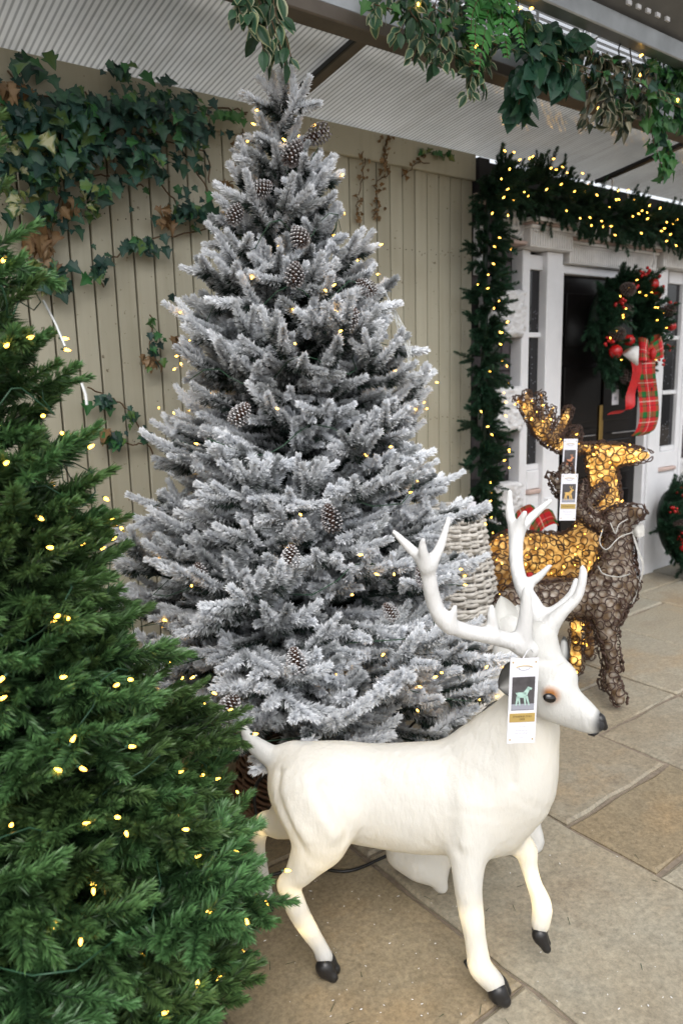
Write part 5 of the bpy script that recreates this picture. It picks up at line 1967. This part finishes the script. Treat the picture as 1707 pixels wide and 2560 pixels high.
random.shuffle(allleaves)

rest = []
for i, (x, y, kind, size) in enumerate(allleaves):
    dense = y < 480
    p = VY(x, y, YF-.03-(random.random()**1.3*.13 if dense else random.random()*.03))
    if p[2] > 2.19: p[1] = min(p[1], YF-.06)
    src = {'d': ivy_dark*3+ivy_light[:1]+ivy_var[2:], 'v': ivy_var, 'b': ivy_dry, 'l': ivy_light}[kind]
    me = random.choice(src)
    a_ = random.gauss(0, .75)
    hang = np.array([math.sin(a_), -.35+random.uniform(-.3, .2), -math.cos(a_)])
    s = size*random.choice((.38, .48, .55, .62, .72, .85))
    nm = np.array([.1, -1.0, .45])
    if i < 300:
        put_leaf(ivy, me, p, s, hang, nm, 'ivy_leaf', .9)
    else:
        rest.append((me, p, s, hang, nm))
vv, ff, ccs, n0 = [], [], [], 0
for me, p, s, hang, nm in rest:
    k = len(me.vertices)
    co = np.empty(k*3, np.float32)
    me.vertices.foreach_get('co', co)
    cc = np.empty(k*4, np.float32)
    me.color_attributes['Col'].data.foreach_get('color', cc)
    d = unit(hang)
    nn_ = np.asarray(nm)+rng.normal(0, .5, 3)
    nn_ = unit(nn_-d*(nn_ @ d))
    yv = np.cross(nn_, d)
    vv.append(p+s*(co.reshape(-1, 3) @ np.array([d, yv, nn_])))
    j = random.uniform(.75, 1.25)
    ccs.append(cc.reshape(-1, 4)[:, :3]*j)
    ff += [tuple(q+n0 for q in pl.vertices) for pl in me.polygons]
    n0 += k
tag(add('ivy_leaves', mesh('ivy_leaves', np.concatenate(vv), ff, [M['leaf']], False, np.concatenate(ccs)), ivy), kind='stuff')
# a sprig of living ivy and dry rootlet marks on the right of the wall
sp = thing('ivy_sprig', 'small green ivy sprig creeping under the roof near the house front', 'ivy', VY(1000, 350, YF-.02))
MB().tube([VY(965, 347, YF-.018), VY(1000, 352, YF-.018), VY(1038, 358, YF-.018)], .002, 5).build('vine_stem', M['stem'], sp, True)
for k in range(11):
    put_leaf(sp, random.choice(ivy_light+ivy_var[:1]), VY(968+6.5*k, 346+1.2*k+random.uniform(-4, 4), YF-.022), .030, (random.uniform(-1, 1), -.3, random.uniform(-1, .3)), (0, -1, .3), 'ivy_leaf')
for (pts, lb, nlf) in (([(890, 320), (882, 360), (890, 400), (862, 420), (868, 470), (855, 500)], 'dry brown ivy roots and dead leaves clinging to the boards right of the treetop', 46),
                       ([(838, 360), (830, 420), (820, 470), (828, 520)], 'thin dry ivy runner with brown rootlets on the boards beside the treetop', 20),
                       ([(505, 470), (520, 430), (540, 400), (548, 330), (560, 300)], 'dry brown rootlet trail on the boards left of the treetop', 14),
                       ([(985, 378), (960, 372), (935, 395), (925, 400)], 'dry brown ivy trail on the fascia board below the green sprig', 10)):
    o = thing('dry_ivy', lb, 'ivy', VY(*pts[0], YF-.015))
    P = spline([VY(x, y, YF-.012 if y > 395 else YF-.02) for x, y in pts], 6)
    MB().tube(P+rng.normal(0, .004, P.shape), .0022, 5).build('vine_stem', M['stem'], o, True)
    for k in range(nlf):
        p = P[random.randrange(len(P))]+np.array([random.uniform(-.03, .03), random.uniform(-.008, 0), random.uniform(-.03, .03)])
        put_leaf(o, random.choice(ivy_dry), p, random.uniform(.010, .024), rng.normal(0, 1, 3)*[1, .3, 1], (0, -1, 0), 'ivy_leaf')


# ---- plants hanging along the gutter beam
def hanging(name, label, strands, leaves, size, lname, per=14, Y=1.84, spread=.03, group=None, dens=1.0, nmax=290):
    root = thing(name, label, 'hanging plant', VY(*strands[0][0], Y), group)
    cnt = 0
    for si, st in enumerate(strands):
        Yq = Y-random.uniform(0, .06)
        P = spline([VY(x, y, Yq-.012*i) for i, (x, y) in enumerate(st)], 7)
        MB().tube(P, .0018, 5).build('stem', M['stem'], root, True)
        n = int(per*dens)
        for k in range(n):
            if cnt >= nmax: break
            t = (k+.5+random.uniform(-.4, .4))/n
            i = min(len(P)-2, int(t*(len(P)-1)))
            tan = unit(P[i+1]-P[i])
            side = np.array([random.uniform(-1, 1), random.uniform(-.8, .5), 0])
            p = P[i]+side*spread*random.uniform(.1, .7)
            hang = tan*.35+side*random.uniform(.4, 1.3)+np.array([0, 0, random.uniform(-.9, -.1)])
            put_leaf(root, random.choice(leaves), p, size*random.uniform(.65, 1.2), hang, (side[0]*.6-.2, -1, .15), lname, .55)
            cnt += 1
    return root


hanging('hanging_ficus', 'variegated ficus spray hanging alone from the beam above the treetop', [[(600, -60), (612, 0), (625, 50), (645, 110), (655, 150)], [(590, -60), (575, -10), (580, 30), (592, 60)], [(580, -60), (598, 20), (600, 90), (612, 130)], [(630, -60), (630, 20), (655, 80), (668, 130)], [(560, -60), (545, -20), (548, 20), (560, 40)], [(640, -70), (618, 10), (612, 70), (630, 120)]], ficus, .052, 'ficus_leaf', 15, 1.80, .03)
hanging('hanging_ficus', 'variegated ficus spray at the left end of the planting along the gutter beam', [[(930, -60), (880, -5), (862, 20), (858, 50)], [(960, -60), (930, 10), (925, 60), (908, 80)], [(1020, -40), (985, 40), (965, 90), (945, 140)], [(1040, -40), (1000, 60), (985, 110), (1000, 160)], [(1060, -40), (1030, 60), (1010, 110), (1030, 160)], [(1050, -20), (1060, 60), (1040, 120), (1060, 140)], [(1000, -60), (960, -10), (940, 20), (960, 50)], [(1080, -30), (1055, 60), (1065, 110), (1080, 170)], [(1090, 60), (1090, 130), (1080, 180), (1078, 225)], [(1105, 70), (1110, 130), (1100, 160), (1112, 205)]], ficus, .047, 'ficus_leaf', 28, 1.82, .035)
fern = thing('hanging_fern', 'bright green fern with drooping feathery fronds over the gutter beam', 'hanging plant', VY(1110, 10, 1.8))
for st, Lf in (([(1125, -20), (1118, 40), (1108, 100), (1098, 175)], .055), ([(1140, -30), (1150, 30), (1160, 90), (1165, 135)], .050), ([(1105, -10), (1092, 40), (1090, 90), (1088, 130)], .040), ([(1150, -20), (1172, 20), (1190, 70), (1200, 110)], .042), ([(1130, -30), (1100, -5), (1085, 30), (1080, 70)], .035)):
    P = spline([VY(x, y, 1.73-.012*i) for i, (x, y) in enumerate(st)], 8)
    fr = MB().tube(P, .0014, 4).build('frond', M['stem'], fern, True)
    n = 15
    for k in range(n):
        t = (k+.6)/n
        i = min(len(P)-2, int(t*(len(P)-1)))
        tan = unit(P[i+1]-P[i])
        for s in (-1, 1):
            side = unit(np.cross(tan, (0, 1, 0)))*s
            put_leaf(fr, FERN, P[i], 1.45*Lf*(1.05-.8*t)*random.uniform(.9, 1.1), side+tan*.35, (0, -1, .2), 'leaflet', .2)
hanging('hanging_pothos', 'dark green heart leaved trailing plant in the middle of the gutter beam', [[(1190, 30), (1200, 80), (1215, 130), (1200, 180)], [(1220, 60), (1240, 100), (1230, 160), (1200, 200), (1190, 240)], [(1260, 60), (1270, 110), (1250, 160), (1225, 200)], [(1300, 80), (1310, 120), (1290, 170), (1270, 200)], [(1330, 90), (1320, 130), (1300, 180), (1290, 210)], [(1210, 160), (1185, 200), (1190, 240), (1172, 262)], [(1200, 190), (1195, 225), (1200, 262)], [(1240, 70), (1290, 90), (1330, 100)], [(1180, 40), (1220, 60), (1250, 80)]], pothos, .060, 'pothos_leaf', 24, 1.80, .05)
hanging('hanging_dry_ficus', 'half dried cream edged trailing plant on the gutter beam before the green ivy', [[(1340, 110), (1370, 150), (1360, 200), (1345, 260), (1352, 290)], [(1380, 120), (1400, 170), (1390, 230), (1370, 270)], [(1420, 140), (1430, 190), (1420, 250), (1395, 290)], [(1400, 130), (1440, 200), (1440, 260), (1415, 300)], [(1450, 150), (1465, 200), (1460, 250), (1430, 300)], [(1370, 120), (1360, 170), (1390, 210), (1400, 280)], [(1350, 120), (1390, 140), (1440, 150), (1480, 160)], [(1480, 150), (1485, 200), (1470, 250)]], ficus_dry, .044, 'ficus_leaf', 36, 1.80, .05)
hanging('hanging_ivy', 'fresh light green ivy at the right end of the gutter beam', [[(1490, 140), (1500, 200), (1490, 260), (1500, 330)], [(1520, 140), (1530, 200), (1520, 280), (1505, 330), (1520, 390)], [(1550, 140), (1560, 220), (1540, 290)], [(1580, 150), (1575, 220), (1560, 300)], [(1600, 140), (1600, 220), (1590, 300)], [(1510, 145), (1490, 180), (1510, 230)], [(1500, 260), (1525, 320), (1535, 370), (1520, 410)], [(1545, 145), (1520, 190), (1545, 240)], [(1600, 160), (1560, 170), (1520, 165)]], ivy_light+ivy_light+ivy_dark[:1], .046, 'ivy_leaf', 32, 1.80, .05)
hanging('trailing_vine', 'thin mixed ivy vine woven along the gutter beam between the hanging plants', [[(860, 10), (960, 40), (1060, 70), (1160, 110), (1260, 130), (1360, 160), (1460, 190), (1580, 230)], [(900, -10), (1000, 20), (1100, 90), (1200, 120), (1300, 150), (1400, 190), (1500, 220), (1590, 260)], [(1150, 60), (1230, 100), (1330, 110), (1420, 150), (1510, 160)], [(1090, 20), (1160, 30), (1230, 60)], [(1320, 170), (1380, 210), (1420, 240), (1470, 250)]], ivy_light+ivy_dark+ficus[:2], .036, 'ivy_leaf', 56, 1.80, .055)
# light string along the beam
ls = thing('light_string', 'black cable of small warm bulbs looped along the gutter beam', 'string lights', VY(1300, 100, 1.76))
for pts in ([(1160, -40), (1165, 30), (1190, 60), (1186, -20)], [(1440, 40), (1438, 75), (1420, 110), (1425, 145)], [(1440, 75), (1445, 110), (1452, 165)], [(1570, 110), (1530, 130), (1500, 140)], [(1415, 85), (1440, 70), (1480, 40), (1530, 20)]):
    MB().tube(spline([VY(x, y, 1.75) for x, y in pts], 6), .0028, 5).build('cable', M['cable'], ls, True)
for (x, y) in ((1186, 22), (1438, 82), (1464, 131), (1213, 20), (1112, 18), (1098, 100), (960, 16), (1350, 178), (1466, 182), (1555, 222), (1374, 240), (1530, 375)):
    place_bulb(BULB_C, VY(x, y, 1.74), unit(rng.normal(0, 1, 3)+[0, -1, 0]), ls, .9)

# ------------------------------------------------------------------ small things on the ground
cb = thing('power_cable', 'black power cable running over the paving behind the stag', 'cable', VZ(600, 2010, 0))
MB().tube(spline([VZ(560, 1960, .006), VZ(600, 2010, .006), VZ(700, 1990, .006), VZ(800, 2000, .006), VZ(900, 1960, .006), VZ(990, 1930, .006), VZ(1100, 1900, .006)], 8), .004, 6).build('cable', M['cable'], cb, True)
MB().tube(spline([V(620, 1770, 2.0), V(590, 1800, 2.0), V(585, 1850, 2.0), V(600, 1880, 2.0), V(640, 1830, 2.0)], 8), .005, 6).build('cable', M['cable'], cb, True)
MB().tube(spline([V(870, 1690, 2.3), V(920, 1690, 2.25), V(950, 1660, 2.2), V(975, 1645, 2.2)], 8), .004, 6).build('cable', M['cable'], cb, True)
mb, mf_, nn = [], [], 0
fv, fq, nd = [], [], 0
for _ in range(110):
    p = VZ(random.uniform(560, 1560), random.uniform(1900, 2400)**1.0, .0)
    if random.random() < .35: p = VZ(random.uniform(560, 1050), random.uniform(1960, 2380), 0)
    s = random.uniform(.0007, .0024)
    a_ = random.uniform(0, 6.28)
    d1 = np.array([math.cos(a_), math.sin(a_), 0])*s*random.uniform(1, 2.2)
    d2 = np.array([-math.sin(a_), math.cos(a_), 0])*s*.7
    h = np.array([0, 0, s*.5])
    b = p+np.array([0, 0, .002])
    fv += [b-d1, b+d2, b+d1, b-d2, b+h]
    fq += [(nd, nd+1, nd+4), (nd+1, nd+2, nd+4), (nd+2, nd+3, nd+4), (nd+3, nd, nd+4)]
    nd += 5
o = add('snow_flock_crumbs', mesh('snow_flock_crumbs', fv, fq, [M['snowstone']]))
tag(o, 'scattered white flock crumbs fallen on the paving', 'debris', kind='stuff')
fv, fq, nd = [], [], 0
for _ in range(26):
    p = VZ(random.uniform(560, 1560), random.uniform(1950, 2390), .0025)
    a_ = random.uniform(0, 6.28)
    d1 = np.array([math.cos(a_), math.sin(a_), 0])*random.uniform(.006, .014)
    d2 = np.array([-math.sin(a_), math.cos(a_), 0])*.0008
    fv += [p-d1-d2, p-d1+d2, p+d1+d2*.5, p+d1-d2*.5]
    fq.append((nd, nd+1, nd+2, nd+3))
    nd += 4
o = add('fallen_needles', mesh('fallen_needles', fv, fq, [M['dark_needle']], False, np.full(len(fv), .3)))
tag(o, 'dark fallen tree needles on the paving', 'debris', kind='stuff')
